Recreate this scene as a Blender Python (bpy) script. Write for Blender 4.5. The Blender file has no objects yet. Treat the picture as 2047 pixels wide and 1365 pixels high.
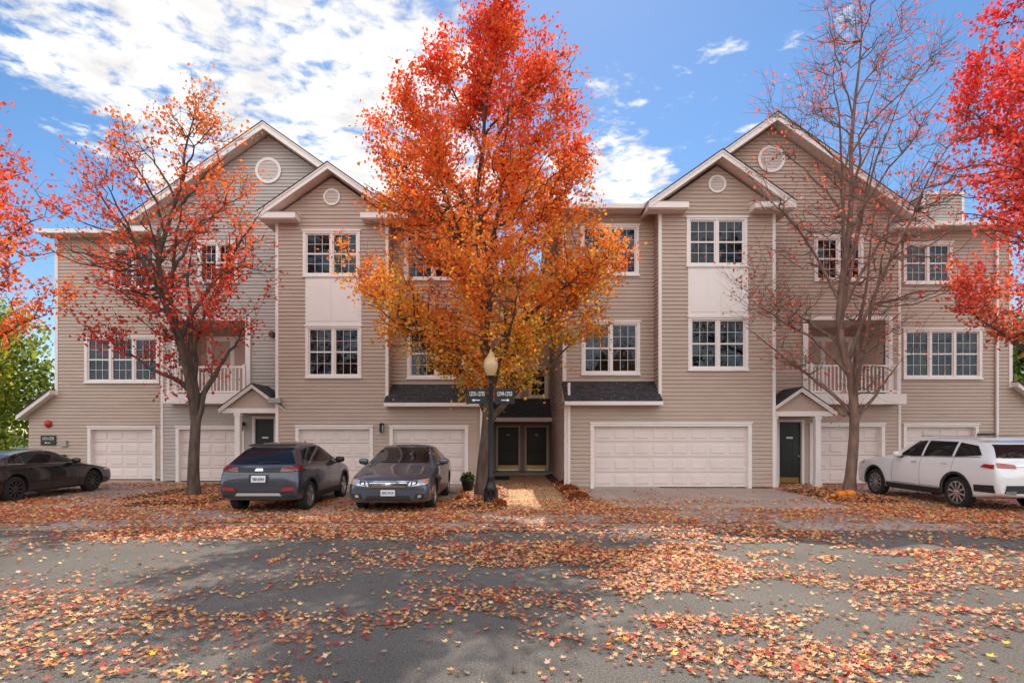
import bpy, math, random
import numpy as np
from mathutils import Vector, Matrix, noise
from mathutils.bvhtree import BVHTree
random.seed(7); rng=np.random.default_rng(7)
S=bpy.context.scene; COL=S.collection
F=1150.0; CX=1023.5; HY=866.0; EYE=1.8
def X(px,Y): return (px-CX)*Y/F
def Z(py,Y): return EYE+(HY-py)*Y/F
# ------------------------------------------------ materials
def nd(nt,t,**k):
    n=nt.nodes.new(t)
    for a,b in k.items(): setattr(n,a,b)
    return n
def mat(name,col,rough=.6,metal=0,var=.0,scale=3,bump=0,bscale=40,spec=.5,coat=0,stretch=(1,1,1),col2=None,fine=0,famp=.45):
    m=bpy.data.materials.new(name); m.use_nodes=True; nt=m.node_tree; L=nt.links
    p=nt.nodes['Principled BSDF']
    p.inputs['Base Color'].default_value=(*col,1); p.inputs['Roughness'].default_value=rough
    p.inputs['Metallic'].default_value=metal; p.inputs['Specular IOR Level'].default_value=spec
    p.inputs['Coat Weight'].default_value=coat; p.inputs['Coat Roughness'].default_value=.04
    tc=nd(nt,'ShaderNodeTexCoord'); mp=nd(nt,'ShaderNodeMapping'); mp.inputs['Scale'].default_value=stretch
    L.new(tc.outputs['Object'],mp.inputs['Vector'])
    if var or col2:
        n=nd(nt,'ShaderNodeTexNoise'); n.inputs['Scale'].default_value=scale; n.inputs['Detail'].default_value=6
        L.new(mp.outputs[0],n.inputs['Vector'])
        r=nd(nt,'ShaderNodeValToRGB'); r.color_ramp.elements[0].position=.3; r.color_ramp.elements[1].position=.7
        c2=col2 or [c*(1+var) for c in col]
        r.color_ramp.elements[0].color=(*[c*(1-var) for c in col],1); r.color_ramp.elements[1].color=(*c2,1)
        L.new(n.outputs['Fac'],r.inputs[0]); src=r.outputs[0]
        if fine:
            n3=nd(nt,'ShaderNodeTexNoise'); n3.inputs['Scale'].default_value=fine; n3.inputs['Detail'].default_value=3
            L.new(tc.outputs['Object'],n3.inputs['Vector'])
            mr=nd(nt,'ShaderNodeMapRange'); mr.inputs[1].default_value=.3; mr.inputs[2].default_value=.7; mr.inputs[3].default_value=1-famp; mr.inputs[4].default_value=1+famp
            L.new(n3.outputs['Fac'],mr.inputs[0])
            mx=nd(nt,'ShaderNodeVectorMath',operation='SCALE'); L.new(src,mx.inputs[0]); L.new(mr.outputs[0],mx.inputs['Scale']); src=mx.outputs[0]
        L.new(src,p.inputs['Base Color'])
    if bump:
        n2=nd(nt,'ShaderNodeTexNoise'); n2.inputs['Scale'].default_value=bscale; n2.inputs['Detail'].default_value=4
        L.new(tc.outputs['Object'],n2.inputs['Vector'])
        b=nd(nt,'ShaderNodeBump'); b.inputs['Strength'].default_value=bump; b.inputs['Distance'].default_value=.02
        L.new(n2.outputs['Fac'],b.inputs['Height']); L.new(b.outputs[0],p.inputs['Normal'])
    return m
M={}
M['siding']=mat('vinyl_siding',(.51,.39,.32),.5,var=.06,scale=1.2,stretch=(1,1,3))
M['siding2']=mat('vinyl_siding_pale_skylit',(.48,.43,.40),.5,var=.06,scale=1.2,stretch=(1,1,3))  # light grey chimney siding; on the left gable, sky light put into the colour
M['white']=mat('white_trim_paint',(.88,.82,.79),.45,var=.03,scale=2)
M['soffit']=mat('soffit',(.70,.57,.50),.5,var=.03)
M['gdoor']=mat('garage_door_paint',(.82,.72,.68),.4,var=.05,scale=1.3)
M['door']=mat('front_door_paint',(.018,.028,.024),.35)
M['brass']=mat('brass',(.6,.4,.15),.3,metal=1)
M['black']=mat('black_metal',(.012,.013,.015),.35)
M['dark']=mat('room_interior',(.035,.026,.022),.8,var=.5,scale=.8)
M['blind']=mat('blinds',(.22,.155,.12),.7,var=.1)
M['shingle']=mat('roof_shingle',(.045,.043,.047),.9,var=.4,scale=6,bump=.5,bscale=30,fine=14)
M['grey']=mat('utility_grey',(.4,.39,.37),.5)
M['red']=mat('alarm_red',(.5,.02,.015),.4)
M['signw']=mat('sign_white',(.85,.85,.83),.5)
g=bpy.data.materials.new('window_glass'); g.use_nodes=True; nt=g.node_tree; nt.nodes.clear()
o=nd(nt,'ShaderNodeOutputMaterial'); mx=nd(nt,'ShaderNodeMixShader'); tr=nd(nt,'ShaderNodeBsdfTransparent'); gl=nd(nt,'ShaderNodeBsdfGlossy')
tr.inputs[0].default_value=(.5,.5,.5,1); gl.inputs['Roughness'].default_value=.015; gl.inputs['Color'].default_value=(.75,.88,1,1)
fr=nd(nt,'ShaderNodeFresnel'); fr.inputs[0].default_value=1.55
nn=nd(nt,'ShaderNodeTexNoise'); nn.inputs['Scale'].default_value=1.7; tcg=nd(nt,'ShaderNodeTexCoord'); nt.links.new(tcg.outputs['Object'],nn.inputs['Vector'])
bb=nd(nt,'ShaderNodeBump'); bb.inputs['Strength'].default_value=.25; bb.inputs['Distance'].default_value=.02; nt.links.new(nn.outputs['Fac'],bb.inputs['Height']); nt.links.new(bb.outputs[0],gl.inputs['Normal'])
nt.links.new(fr.outputs[0],mx.inputs[0]); nt.links.new(tr.outputs[0],mx.inputs[1]); nt.links.new(gl.outputs[0],mx.inputs[2]); nt.links.new(mx.outputs[0],o.inputs[0])
M['glass']=g
def leafmat(name,trans=.5):
    m=bpy.data.materials.new(name); m.use_nodes=True; nt=m.node_tree; nt.nodes.clear(); L=nt.links
    o=nd(nt,'ShaderNodeOutputMaterial'); a=nd(nt,'ShaderNodeAttribute',attribute_name='lc')
    d=nd(nt,'ShaderNodeBsdfPrincipled'); d.inputs['Roughness'].default_value=.55; d.inputs['Specular IOR Level'].default_value=.3
    t=nd(nt,'ShaderNodeBsdfTranslucent'); mx=nd(nt,'ShaderNodeMixShader'); mx.inputs[0].default_value=trans
    L.new(a.outputs['Color'],d.inputs['Base Color']); L.new(a.outputs['Color'],t.inputs['Color'])
    L.new(d.outputs[0],mx.inputs[1]); L.new(t.outputs[0],mx.inputs[2]); L.new(mx.outputs[0],o.inputs[0]); return m
M['leaf']=leafmat('maple_leaf',.6); M['gleaf']=leafmat('fallen_leaf',.12)
M['bark']=mat('bark',(.10,.07,.055),.9,var=.45,scale=9,bump=.8,bscale=25,stretch=(1,1,.25))
M['bark2']=mat('bark_reddish',(.21,.13,.10),.85,var=.4,scale=9,bump=.6,bscale=25,stretch=(1,1,.25))
# ------------------------------------------------ mesh groups
def empty(name,loc=(0,0,0),rot=0):
    e=bpy.data.objects.new(name,None); e.location=loc; e.rotation_euler=(0,0,rot); e.empty_display_size=.3; COL.objects.link(e); return e
class G:
    def __init__(s): s.v=[];s.f=[];s.m=[];s.names=[]
    def mi(s,m):
        if m not in s.names: s.names.append(m)
        return s.names.index(m)
    def add(s,vs,fs,m):
        o=len(s.v); s.v+= [tuple(v) for v in vs]; k=s.mi(m)
        for f in fs: s.f.append([i+o for i in f]); s.m.append(k)
    def box(s,x0,x1,y0,y1,z0,z1,m):
        s.add([(x,y,z) for z in (z0,z1) for y in (y0,y1) for x in (x0,x1)],[(0,2,3,1),(4,5,7,6),(0,1,5,4),(2,6,7,3),(0,4,6,2),(1,3,7,5)],m)
    def quad(s,a,b,c,d,m): s.add([a,b,c,d],[(0,1,2,3)],m)
    def prism(s,poly,y0,y1,m):
        n=len(poly); vs=[(x,y0,z) for x,z in poly]+[(x,y1,z) for x,z in poly]
        s.add(vs,[tuple(range(n)),tuple(range(2*n-1,n-1,-1))]+[(i,(i+1)%n,(i+1)%n+n,i+n) for i in range(n)],m)
    def lathe(s,prof,c,axis,m,seg=24,cap=False):
        vs=[]
        for r,h in prof:
            for i in range(seg):
                a=2*math.pi*i/seg; p,q=r*math.cos(a),r*math.sin(a)
                vs.append({'z':(c[0]+p,c[1]+q,c[2]+h),'y':(c[0]+p,c[1]+h,c[2]+q),'x':(c[0]+h,c[1]+p,c[2]+q)}[axis])
        fs=[(k*seg+i,k*seg+(i+1)%seg,(k+1)*seg+(i+1)%seg,(k+1)*seg+i) for k in range(len(prof)-1) for i in range(seg)]
        if cap: fs+=[tuple(range(seg)),tuple(range((len(prof)-1)*seg,len(prof)*seg))]
        s.add(vs,fs,m)
    def build(s,name,parent=None,smooth=False,bevel=0):
        me=bpy.data.meshes.new(name); me.from_pydata(s.v,[],s.f)
        for n in s.names: me.materials.append(M[n] if isinstance(n,str) else n)
        me.polygons.foreach_set('material_index',s.m)
        if smooth: me.polygons.foreach_set('use_smooth',[True]*len(s.f))
        me.update(); ob=bpy.data.objects.new(name,me)
        if bevel:
            b=ob.modifiers.new('bevel','BEVEL'); b.width=bevel; b.segments=2; b.limit_method='ANGLE'
        COL.objects.link(ob)
        if parent:
            ob.parent=parent; ob.matrix_parent_inverse=Matrix.Translation(-Vector(parent.location)) if not parent.get('local') else Matrix.Identity(4)
        return ob
def text(body,size,loc,m,parent,name='lettering',rot=(math.pi/2,0,0),bold=0.0,sx=1):
    c=bpy.data.curves.new(name,'FONT'); c.body=body; c.size=size; c.align_x='CENTER'; c.align_y='CENTER'; c.extrude=.001; c.offset=bold
    c.materials.append(M[m]); o=bpy.data.objects.new(name,c); o.location=loc; o.rotation_euler=rot; o.scale=(sx,1,1); COL.objects.link(o)
    if parent:
        o.parent=parent
        if not parent.get('local'): o.matrix_parent_inverse=Matrix.Translation(-Vector(parent.location))
    return o
# ------------------------------------------------ facade tools
def siding(g,org,u,n,pieces,holes=(),lap=.125,d=.028,m='siding'):
    org=Vector(org);u=Vector(u);n=Vector(n)
    def P(a,z,off): v=org+u*a+n*off; return (v.x,v.y,z)
    for (z0,z1,l0,r0,l1,r1) in pieces:
        ev=lambda z,a,b: a+(b-a)*(z-z0)/(z1-z0)
        i=math.floor(z0/lap+1e-6)
        while i*lap<z1-1e-6:
            rb=i*lap; a0=max(rb,z0); b0=min(rb+lap,z1); i+=1
            cuts=sorted({a0,b0}|{h[k] for h in holes for k in (2,3) if a0<h[k]<b0})
            for a,b in zip(cuts[:-1],cuts[1:]):
                mid=(a+b)/2; oa=d*(1-(a-rb)/lap); ob=d*(1-(b-rb)/lap)
                la,ra,lb,rbb=ev(a,l0,l1),ev(a,r0,r1),ev(b,l0,l1),ev(b,r0,r1)
                hs=sorted([(h[0],h[1]) for h in holes if h[2]<mid<h[3] and h[1]>la and h[0]<ra])
                segs=[]
                if not hs: segs=[(la,ra,lb,rbb)]
                else:
                    cur=la
                    for s,e in hs:
                        if s>cur: segs.append((cur,s,cur,s))
                        cur=max(cur,e)
                    if cur<ra: segs.append((cur,ra,cur,ra))
                for (p,q,p2,q2) in segs:
                    g.quad(P(p,a,oa),P(q,a,oa),P(q2,b,ob),P(p2,b,ob),m)
                    if a==a0: g.quad(P(p,a,oa),P(q,a,oa),P(q,a,0),P(p,a,0),m)
FU=(1,0,0);FN=(0,-1,0)
def window(g,x0,x1,z0,z1,Y,units=2,cols=4,holes=None,blind=None,rows=2):
    if holes is not None: holes.append((x0+.02,x1-.02,z0+.02,z1-.02))
    t=.10
    g.box(x0,x0+t,Y-.045,Y+.05,z0,z1,'white'); g.box(x1-t,x1,Y-.045,Y+.05,z0,z1,'white')
    g.box(x0+t,x1-t,Y-.045,Y+.05,z1-t,z1,'white'); g.box(x0+t,x1-t,Y-.045,Y+.05,z0,z0+t*.8,'white')
    g.box(x0-.03,x1+.03,Y-.075,Y-.0455,z1-.035,z1+.02,'white'); g.box(x0-.02,x1+.02,Y-.08,Y-.0455,z0-.03,z0+.02,'white')
    a,b=x0+t,x1-t; zb,zt=z0+t*.8,z1-t; w=(b-a)/units
    for k in range(units):
        ua,ub=a+k*w,a+(k+1)*w
        if k: g.box(ua-.035,ua+.035,Y-.03,Y+.05,zb,zt,'white')
        ua+= .035 if k else 0; ub-=.035 if k<units-1 else 0
        s=.045; y0,y1=Y+.005,Y+.045
        g.box(ua,ua+s,y0,y1,zb,zt,'white'); g.box(ub-s,ub,y0,y1,zb,zt,'white')
        g.box(ua+s,ub-s,y0,y1,zt-s,zt,'white'); g.box(ua+s,ub-s,y0,y1,zb,zb+s,'white')
        zm=(zb+zt)/2; g.box(ua+s,ub-s,y0-.01,y1,zm-.025,zm+.025,'white')
        for c in range(1,cols):
            xc=ua+s+(ub-ua-2*s)*c/cols; g.box(xc-.006,xc+.006,Y+.022,Y+.034,zb+s,zt-s,'white')
        for (p,q) in ((zb+s,zm-.025),(zm+.025,zt-s)):
            for r in range(1,rows):
                zc=p+(q-p)*r/rows; g.box(ua+s,ub-s,Y+.02,Y+.033,zc-.006,zc+.006,'white')
        g.quad((ua+s,Y+.038,zb+s),(ub-s,Y+.038,zb+s),(ub-s,Y+.038,zt-s),(ua+s,Y+.038,zt-s),'glass')
        bl=random.choice([0,0,.25,.45,1]) if blind is None else blind
        if bl:
            zz=zt-s-(zt-zb-2*s)*bl; q=zt-s
            while q>zz:
                g.quad((ua+.02,Y+.14,q),(ub-.02,Y+.14,q),(ub-.02,Y+.11,q-.03),(ua+.02,Y+.11,q-.03),'blind'); q-=.04
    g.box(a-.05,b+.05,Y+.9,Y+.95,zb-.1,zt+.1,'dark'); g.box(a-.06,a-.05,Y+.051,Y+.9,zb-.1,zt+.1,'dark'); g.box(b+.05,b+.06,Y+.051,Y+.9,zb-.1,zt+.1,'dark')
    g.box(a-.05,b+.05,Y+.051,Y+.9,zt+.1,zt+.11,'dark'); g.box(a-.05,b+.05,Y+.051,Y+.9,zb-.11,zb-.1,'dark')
def garage(g,x0,x1,z1,Y,cols,holes,z0=.06):
    holes.append((x0+.02,x1-.02,-1,z1-.02)); t=.11
    g.box(x0,x0+t,Y-.04,Y+.2,z0,z1,'white'); g.box(x1-t,x1,Y-.04,Y+.2,z0,z1,'white'); g.box(x0+t,x1-t,Y-.04,Y+.2,z1-t,z1,'white')
    g.box(x0-.02,x1+.02,Y-.07,Y-.0405,z1-.03,z1+.025,'white')
    a,b=x0+t,x1-t; rows=4; h=(z1-t-z0-.03)/rows; yb=Y+.13
    g.box(a,b,yb-.002,yb+.03,z0,z0+.035,'black')
    for r in range(rows):
        zz=z0+.035+r*h; g.box(a,b,yb,yb+.04,zz,zz+h-.012,'gdoor')
        w=(b-a)/cols
        for c in range(cols):
            p0,p1=a+c*w+.07,a+(c+1)*w-.07; q0,q1=zz+.09,zz+h-.10
            e=.022
            vs=[(p0,yb-.003,q0),(p1,yb-.003,q0),(p1,yb-.003,q1),(p0,yb-.003,q1),(p0+e,yb-.018,q0+e),(p1-e,yb-.018,q0+e),(p1-e,yb-.018,q1-e),(p0+e,yb-.018,q1-e)]
            g.add(vs,[(0,1,5,4),(1,2,6,5),(2,3,7,6),(3,0,4,7),(4,5,6,7)],'gdoor')
    g.box(a,b,yb+.042,yb+.05,z0,z1,'black')
def gable_roof(g,cx,zp,half,pitch,yf,yb,th=.2):
    for s in (-1,1):
        ex,ez=cx+s*half,zp-pitch*half
        g.prism([(cx,zp),(ex,ez),(ex,ez+.035),(cx,zp+.035)],yf-.04,yb,'shingle')
        g.prism([(cx,zp-.002),(ex,ez-.002),(ex,ez-th),(cx,zp-th)],yf,yf+.04,'white')
        g.prism([(cx,zp-.002),(ex,ez-.002),(ex,ez-.06),(cx,zp-.06)],yf-.025,yf-.0005,'white')
        g.prism([(cx,zp-.05),(ex-s*.001,ez-.05),(ex-s*.001,ez-th+.03),(cx,zp-th+.03)],yf+.0405,yb,'soffit')
def ereturn(g,x0,x1,yf,yb,z):
    g.box(x0,x1,yf,yb,z-.2,z,'white'); g.box(x0+.03,x1-.03,yf+.04,yb,z-.23,z-.2005,'soffit')
    g.add([(x0-.03,yf-.03,z+.002),(x1+.03,yf-.03,z+.002),(x1+.03,yb,z+.002),(x0-.03,yb,z+.002),(x0-.03,yb,z+.13),(x1+.03,yb,z+.13)],[(0,1,5,4),(0,4,3),(1,2,5),(0,3,2,1)],'white')
def vent(g,x,z,Y,r):
    g.lathe([(r,0),(r,-.05),(r*.8,-.05),(r*.8,-.01)],(x,Y-.01,z),'y','white',32)
    g.lathe([(0.001,-.012),(r*.82,-.012)],(x,Y-.01,z),'y','soffit',32)
    k=-r*.75
    while k<r*.78:
        hw=math.sqrt(max(0,(r*.8)**2-k*k)); g.add([(x-hw,Y-.045,z+k),(x+hw,Y-.045,z+k),(x+hw,Y-.023,z+k+.035),(x-hw,Y-.023,z+k+.035)],[(0,1,2,3)],'white'); k+=.05
def rail(g,x0,x1,y,z0,z1):
    g.box(x0,x1,y,y+.07,z1-.06,z1,'white'); g.box(x0,x1,y+.01,y+.06,z0+.06,z0+.11,'white')
    n=int((x1-x0)/.125)
    for i in range(1,n):
        xx=x0+(x1-x0)*i/n; g.box(xx-.018,xx+.018,y+.017,y+.053,z0+.1105,z1-.0605,'white')
def lantern(g,x,y,z):
    g.box(x-.05,x+.05,y-.03,y,z-.02,z+.12,'black'); g.box(x-.015,x+.015,y-.16,y-.03,z+.09,z+.11,'black')
    g.lathe([(.02,.13),(.09,.06),(.085,.05)],(x,y-.17,z),'z','black',8); g.lathe([(.07,.05),(.05,-.17)],(x,y-.17,z),'z','glass',6); g.lathe([(.055,-.17),(.03,-.2),(.001,-.23)],(x,y-.17,z),'z','black',8)
    for k in range(6):
        a=k*math.pi/3; g.box(x+.062*math.cos(a)-.006,x+.062*math.cos(a)+.006,y-.17+.062*math.sin(a)-.006,y-.17+.062*math.sin(a)+.006,z-.17,z+.05,'black')
def downspout(g,x,y,z0,z1):
    g.box(x-.04,x+.04,y-.07,y-.005,z0+.12,z1,'white'); g.add([(x-.04,y-.07,z0+.12),(x+.04,y-.07,z0+.12),(x+.04,y-.005,z0+.12),(x-.04,y-.005,z0+.12),(x-.04,y-.3,z0+.02),(x+.04,y-.3,z0+.02),(x+.04,y-.28,z0-.0),(x-.04,y-.28,z0)],[(0,1,5,4),(1,2,6,5),(2,3,7,6),(3,0,4,7),(4,5,6,7)],'white')
def portico(g,cx,half,zeave,zpeak,yf,yb,colx):
    pitch=(zpeak-zeave)/half
    gable_roof(g,cx,zpeak,half,pitch,yf-.15,yb,.13)
    g.prism([(cx-half*.86,zeave+.02),(cx+half*.86,zeave+.02),(cx,zpeak-.15)],yf,yf+.05,'siding')
    g.box(cx-half*.93,cx+half*.93,yf-.06,yf+.1,zeave-.14,zeave+.02,'white')
    for s in (-1,1): g.box(cx+s*half*.88-.05,cx+s*half*.88+.05,yf+.1,yb,zeave-.14,zeave,'white')
    g.box(cx-half*.85,cx+half*.85,yf+.1,yb,zeave-.06,zeave-.02,'soffit')
    for x in colx:
        g.box(x-.085,x+.085,yf-.05,yf+.12,.26,zeave-.141,'white'); g.box(x-.11,x+.11,yf-.075,yf+.145,.06,.26,'white'); g.box(x-.11,x+.11,yf-.07,yf+.14,zeave-.24,zeave-.16,'white')
def entry(g,x0,x1,z1,Y,holes):
    holes.append((x0,x1,-1,z1)); t=.09
    g.box(x0,x0+t,Y-.04,Y+.12,.06,z1,'white'); g.box(x1-t,x1,Y-.04,Y+.12,.06,z1,'white'); g.box(x0+t,x1-t,Y-.04,Y+.12,z1-t,z1,'white')
    a,b=x0+t,x1-t; g.box(a,b,Y+.06,Y+.1,.1,z1-t,'door'); g.box(a,b,Y+.0,Y+.12,.06,.1,'brass'); g.box(a+.06,b-.06,Y+.052,Y+.0595,.12,.30,'brass')
    w=(b-a)/2; g.box((a+b)/2-.11,(a+b)/2+.11,Y+.04,Y+.0475,1.62,1.68,'signw')
    for c in range(2):
        for (q0,q1) in ((.42,.95),(1.05,1.55),(1.74,1.95)):
            g.box(a+c*w+.1,a+(c+1)*w-.06,Y+.048,Y+.0598,q0,min(q1,z1-t-.1),'door')
    g.lathe([(.001,-.06),(.03,-.05),(.03,-.02),(.012,0)],(b-.08,Y+.06,1.02),'y','brass',12)

def building(name,yA,cx_bay,side,P):
    e=empty(name,(P['cx'],yA+4,0)); w=G(); t=G(); r=G(); win=G(); gd=G(); det=G()
    s=side; yR=yA+P['rec']; yB=yA+P['bal']; yE=yA+P['end']
    def iv(a,b): return (min(a,b),max(a,b))
    bx0,bx1=P['bay']; ix=P['inner']; ox=P['bal_o']; ex=P['end_o']
    eave=P['eave']
    H=[];HR=[];HB=[];HE=[]
    for (a,b,c) in P['garA']: garage(gd,a,b,P['gz'],yA,c,H)
    for (a,b,c) in P['garB']: garage(gd,a,b,P['gz'],yB,c,HB)
    for (a,b,c) in P['garE']: garage(gd,a,b,P['gz'],yE,c,HE)
    for (a,b,z0,z1) in P['winA']: window(win,a,b,z0,z1,yA,2,3,H)
    for (a,b,z0,z1) in P['winR']: window(win,a,b,z0,z1,yR,2,3,HR)
    for (a,b,z0,z1,n) in P['winB']: window(win,a,b,z0,z1,yB,n,3,HB)
    for (a,b,z0,z1,n) in P['winE']: window(win,a,b,z0,z1,yE,n,3,HE)
    low=iv(ix,bx0 if s>0 else bx1); zs=P['shed_top']; zg=P['shed_bot']
    siding(w,(0,yA,0),FU,FN,[(.1,zg,low[0],low[1],low[0],low[1])],H)
    bc=(bx0+bx1)/2; hb=(bx1-bx0)/2; pit=.70
    zpk=eave+pit*hb
    siding(w,(0,yA,0),FU,FN,[(.1,eave,bx0,bx1,bx0,bx1),(eave,zpk-.02,bx0,bx1,bc-.01,bc+.01)],H)
    (a,b,z0,z1),(a2,b2,z02,z12)=P['winA']
    t.box(a,b,yA-.035,yA+.02,z1+.02,z02-.03,'white')
    for k in range(2):
        q0=a+.08+k*(b-a)/2; q1=q0+(b-a)/2-.16; t.box(q0,q1,yA-.047,yA-.0355,z1+.14,z02-.15,'white')
    vent(det,bc,Z(369,18.25) if s>0 else Z(395,19.3),yA,.28)
    siding(w,(bx0,yA,0),(0,1,0),(-1,0,0),[(zg if s>0 else .1,eave,0,P['rec'] if s>0 else P['bal'],0,P['rec'] if s>0 else P['bal'])])
    siding(w,(bx1,yA,0),(0,1,0),(1,0,0),[(.1 if s>0 else zg,eave,0,P['bal'] if s>0 else P['rec'],0,P['bal'] if s>0 else P['rec'])])
    for x,o in ((bx0,-1),(bx1,1)):
        zlo=zg if o==-s else .1
        t.box(min(x,x+o*.03)-(.0 if o<0 else .07),max(x,x+o*.03)+(.07 if o<0 else .0),yA-.035,yA+.08,zlo,eave,'white')
    t.box(ix-.03 if s>0 else ix-.09,ix+.09 if s>0 else ix+.03,yA-.035,yA+.08,.1,zg,'white')
    r.box(low[0],low[1],yA+.002,yA+.02,0,.1,'grey')
    rr=iv(ix,bx0 if s>0 else bx1)
    siding(w,(0,yR,0),FU,FN,[(zg-.2,eave,rr[0],rr[1],rr[0],rr[1])],HR)
    t.box(ix-.03 if s>0 else ix-.09,ix+.09 if s>0 else ix+.03,yR-.035,yR+.08,zg,eave-.1,'white')
    sx0,sx1=rr[0]-.05,rr[1]+.02; yf=yA-.35
    r.add([(sx0,yf,zg),(sx1,yf,zg),(sx1,yR-.03,zs),(sx0,yR-.03,zs),(sx0,yf,zg-.03),(sx1,yf,zg-.03),(sx1,yR-.03,zs-.15),(sx0,yR-.03,zs-.15)],[(0,1,2,3),(4,7,6,5),(0,4,5,1),(0,3,7,4),(1,5,6,2)],'shingle')
    for k in range(1,7):
        f=k/7; yy=yf+(yR-.03-yf)*f; zz=zg+(zs-zg)*f
        r.add([(sx0,yy-.005,zz+.012),(sx1,yy-.005,zz+.012),(sx1,yy+.1,zz+.012+.1*(zs-zg)/(yR-yf)*.8),(sx0,yy+.1,zz+.012+.1*(zs-zg)/(yR-yf)*.8),(sx0,yy-.005,zz-.003),(sx1,yy-.005,zz-.003)],[(0,1,2,3),(4,5,1,0)],'shingle')
    t.box(sx0,sx1,yf-.06,yf+.05,zg-.15,zg-.031,'white'); t.box(sx0+.01,sx1-.01,yf+.0505,yA,zg-.15,zg-.1,'soffit')
    t.box(rr[0]-.25 if s>0 else rr[0],rr[1] if s>0 else rr[1]+.25,yR-.55,yR-.45,eave-.02,eave+.12,'white')
    t.box(rr[0]-.2 if s>0 else rr[0],rr[1] if s>0 else rr[1]+.2,yR-.4495,yR+.1,eave-.02,eave+.02,'soffit')
    half=hb+.45; zp=zpk+.26
    gable_roof(r,bc,zp,half,pit,yA-.5,yA+4)
    ze=zp-pit*half
    for q in (-1,1):
        x0=bc+q*half; x1=bc+q*(half-1.25); ereturn(t,min(x0,x1),max(x0,x1),yA-.48,yA-.002,ze+.02)
    gb0,gb1=iv(bx1 if s>0 else bx0,ox)
    bo=P['balc']; HB.append((bo[0],bo[1],bo[2],bo[3])); 
    gc=P['gcx']; gh=P['ghalf']; gp=P['gpeak']; gez=gp-.26-pit*gh
    z_top=gp-.26; lx,rx=gc-gh,gc+gh
    entry(det,*P['entry'],yB,HB)
    siding(w,(0,yB,0),FU,FN,[(.1,gez,gb0,gb1,gb0,gb1)],HB,m='siding' if s>0 else 'siding2')  # left wall uses the paler colour to imitate sky light
    siding(w,(0,yB,0),FU,FN,[(gez,z_top,lx,rx,gc-.01,gc+.01)],(),m='siding' if s>0 else 'siding2')  # same painted sky light on the left gable triangle
    vent(det,gc,Z(319,19.6) if s>0 else Z(342,20.6),yB,.46)
    gable_roof(r,gc,gp,gh+.45,pit,yB-.5,yB+8,.24)
    q=s; x0=gc+q*(gh+.45); x1=gc+q*(gh-.75); ereturn(t,min(x0,x1),max(x0,x1),yB-.48,yB-.002,gp-pit*(gh+.45)+.02)
    ox0=ox-.09 if s>0 else ox; t.box(ox0,ox0+.09,yB-.035,yB+.08,.1,gez,'white')
    siding(w,(ox,yB,0),(0,1,0),(s,0,0),[(.1,eave+.1,0,P['end']-P['bal'],0,P['end']-P['bal'])])
    a,b,c,d=bo; dp=1.5
    det.box(a-.1,b+.1,yB+dp,yB+dp+.05,c-.1,d+.1,'siding'); det.box(a-.1,a,yB+.03,yB+dp,c,d,'siding'); det.box(b,b+.1,yB+.03,yB+dp,c,d,'siding'); det.box(a-.1,b+.1,yB+.03,yB+dp,d,d+.05,'soffit')
    window(win,a+.25,b-.25,c+.1,d-.35,yB+dp-.02,2,1,None,.0,1)
    t.box(a-.09,a,yB-.035,yB+.1,c,d+.12,'white'); t.box(b,b+.09,yB-.035,yB+.1,c,d+.12,'white'); t.box(a,b,yB-.035,yB+.1,d,d+.12,'white')
    t.box(a-.25,b+.35 if s>0 else b+.25,yB-.55,yB+dp,c-.36,c-.02,'white')
    rail(t,a-.1,b+.1,yB-.45,c-.02,c+.95)
    for xx in (a-.15,b+.1): t.box(xx,xx+.09,yB-.46,yB-.36,c-.0195,c+1.02,'white')
    for xx in (a-.2,b+.06): t.box(xx,xx+.14,yB-.08,yB-.036,c-.0195,d+.12,'white')
    portico(det,*P['port'],yB-1.15,yB,P['cols'])
    e0,e1=iv(ox,ex)
    siding(w,(0,yE,0),FU,FN,[(.1,eave,e0,e1,e0,e1)],HE)
    t.box(ex-.09 if s>0 else ex-.03,ex+.03 if s>0 else ex+.09,yE-.035,yE+.08,P['flz'],eave,'white')
    t.box(e0 if s>0 else e0-.35,e1+.35 if s>0 else e1,yE-.55,yE-.45,eave-.02,eave+.13,'white'); t.box(e0 if s>0 else e0-.3,e1+.3 if s>0 else e1,yE-.4495,yE+.1,eave-.02,eave+.02,'soffit')
    fx=ex+s*P['flw']; fz=P['flz']; fz2=fz-P['flw']*.75
    f0,f1=iv(ex,fx)
    if s>0: siding(w,(0,yE,0),FU,FN,[(.1,fz2,f0,f1,f0,f1),(fz2,fz,f0,f1,f0,f0+.01)],HE)
    else: siding(w,(0,yE,0),FU,FN,[(.1,fz2,f0,f1,f0,f1),(fz2,fz,f0,f1,f1-.01,f1)],HE)
    r.prism([(ex,fz+.02),(fx+s*.25,fz2-.17),(fx+s*.25,fz2-.01),(ex,fz+.18)],yE-.3,yE+9,'white')
    r.prism([(ex,fz+.182),(fx+s*.27,fz2-.008),(fx+s*.27,fz2+.03),(ex,fz+.22)],yE-.33,yE+9,'shingle')
    siding(w,(fx,yE,0),(0,1,0),(s,0,0),[(.1,fz2,0,9,0,9)])
    siding(w,(ex,yE,0),(0,1,0),(s,0,0),[(fz-.5,eave,0,9,0,9)])
    siding(w,(ix,yA,0),(0,1,0),(-s,0,0),[(.1,zg-.1,0,7.4,0,7.4),(zg-.1,eave,P['rec'],7.4,P['rec'],7.4)],[] )
    t.box(ix-.35 if s>0 else ix,ix if s>0 else ix+.35,yR-.5,yA+7.4,eave-.02,eave+.12,'white')
    yb=yE+9.3; ym=yA+7; zr=eave+1.75
    a0,a1=iv(ix-.3*s,bc)
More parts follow.
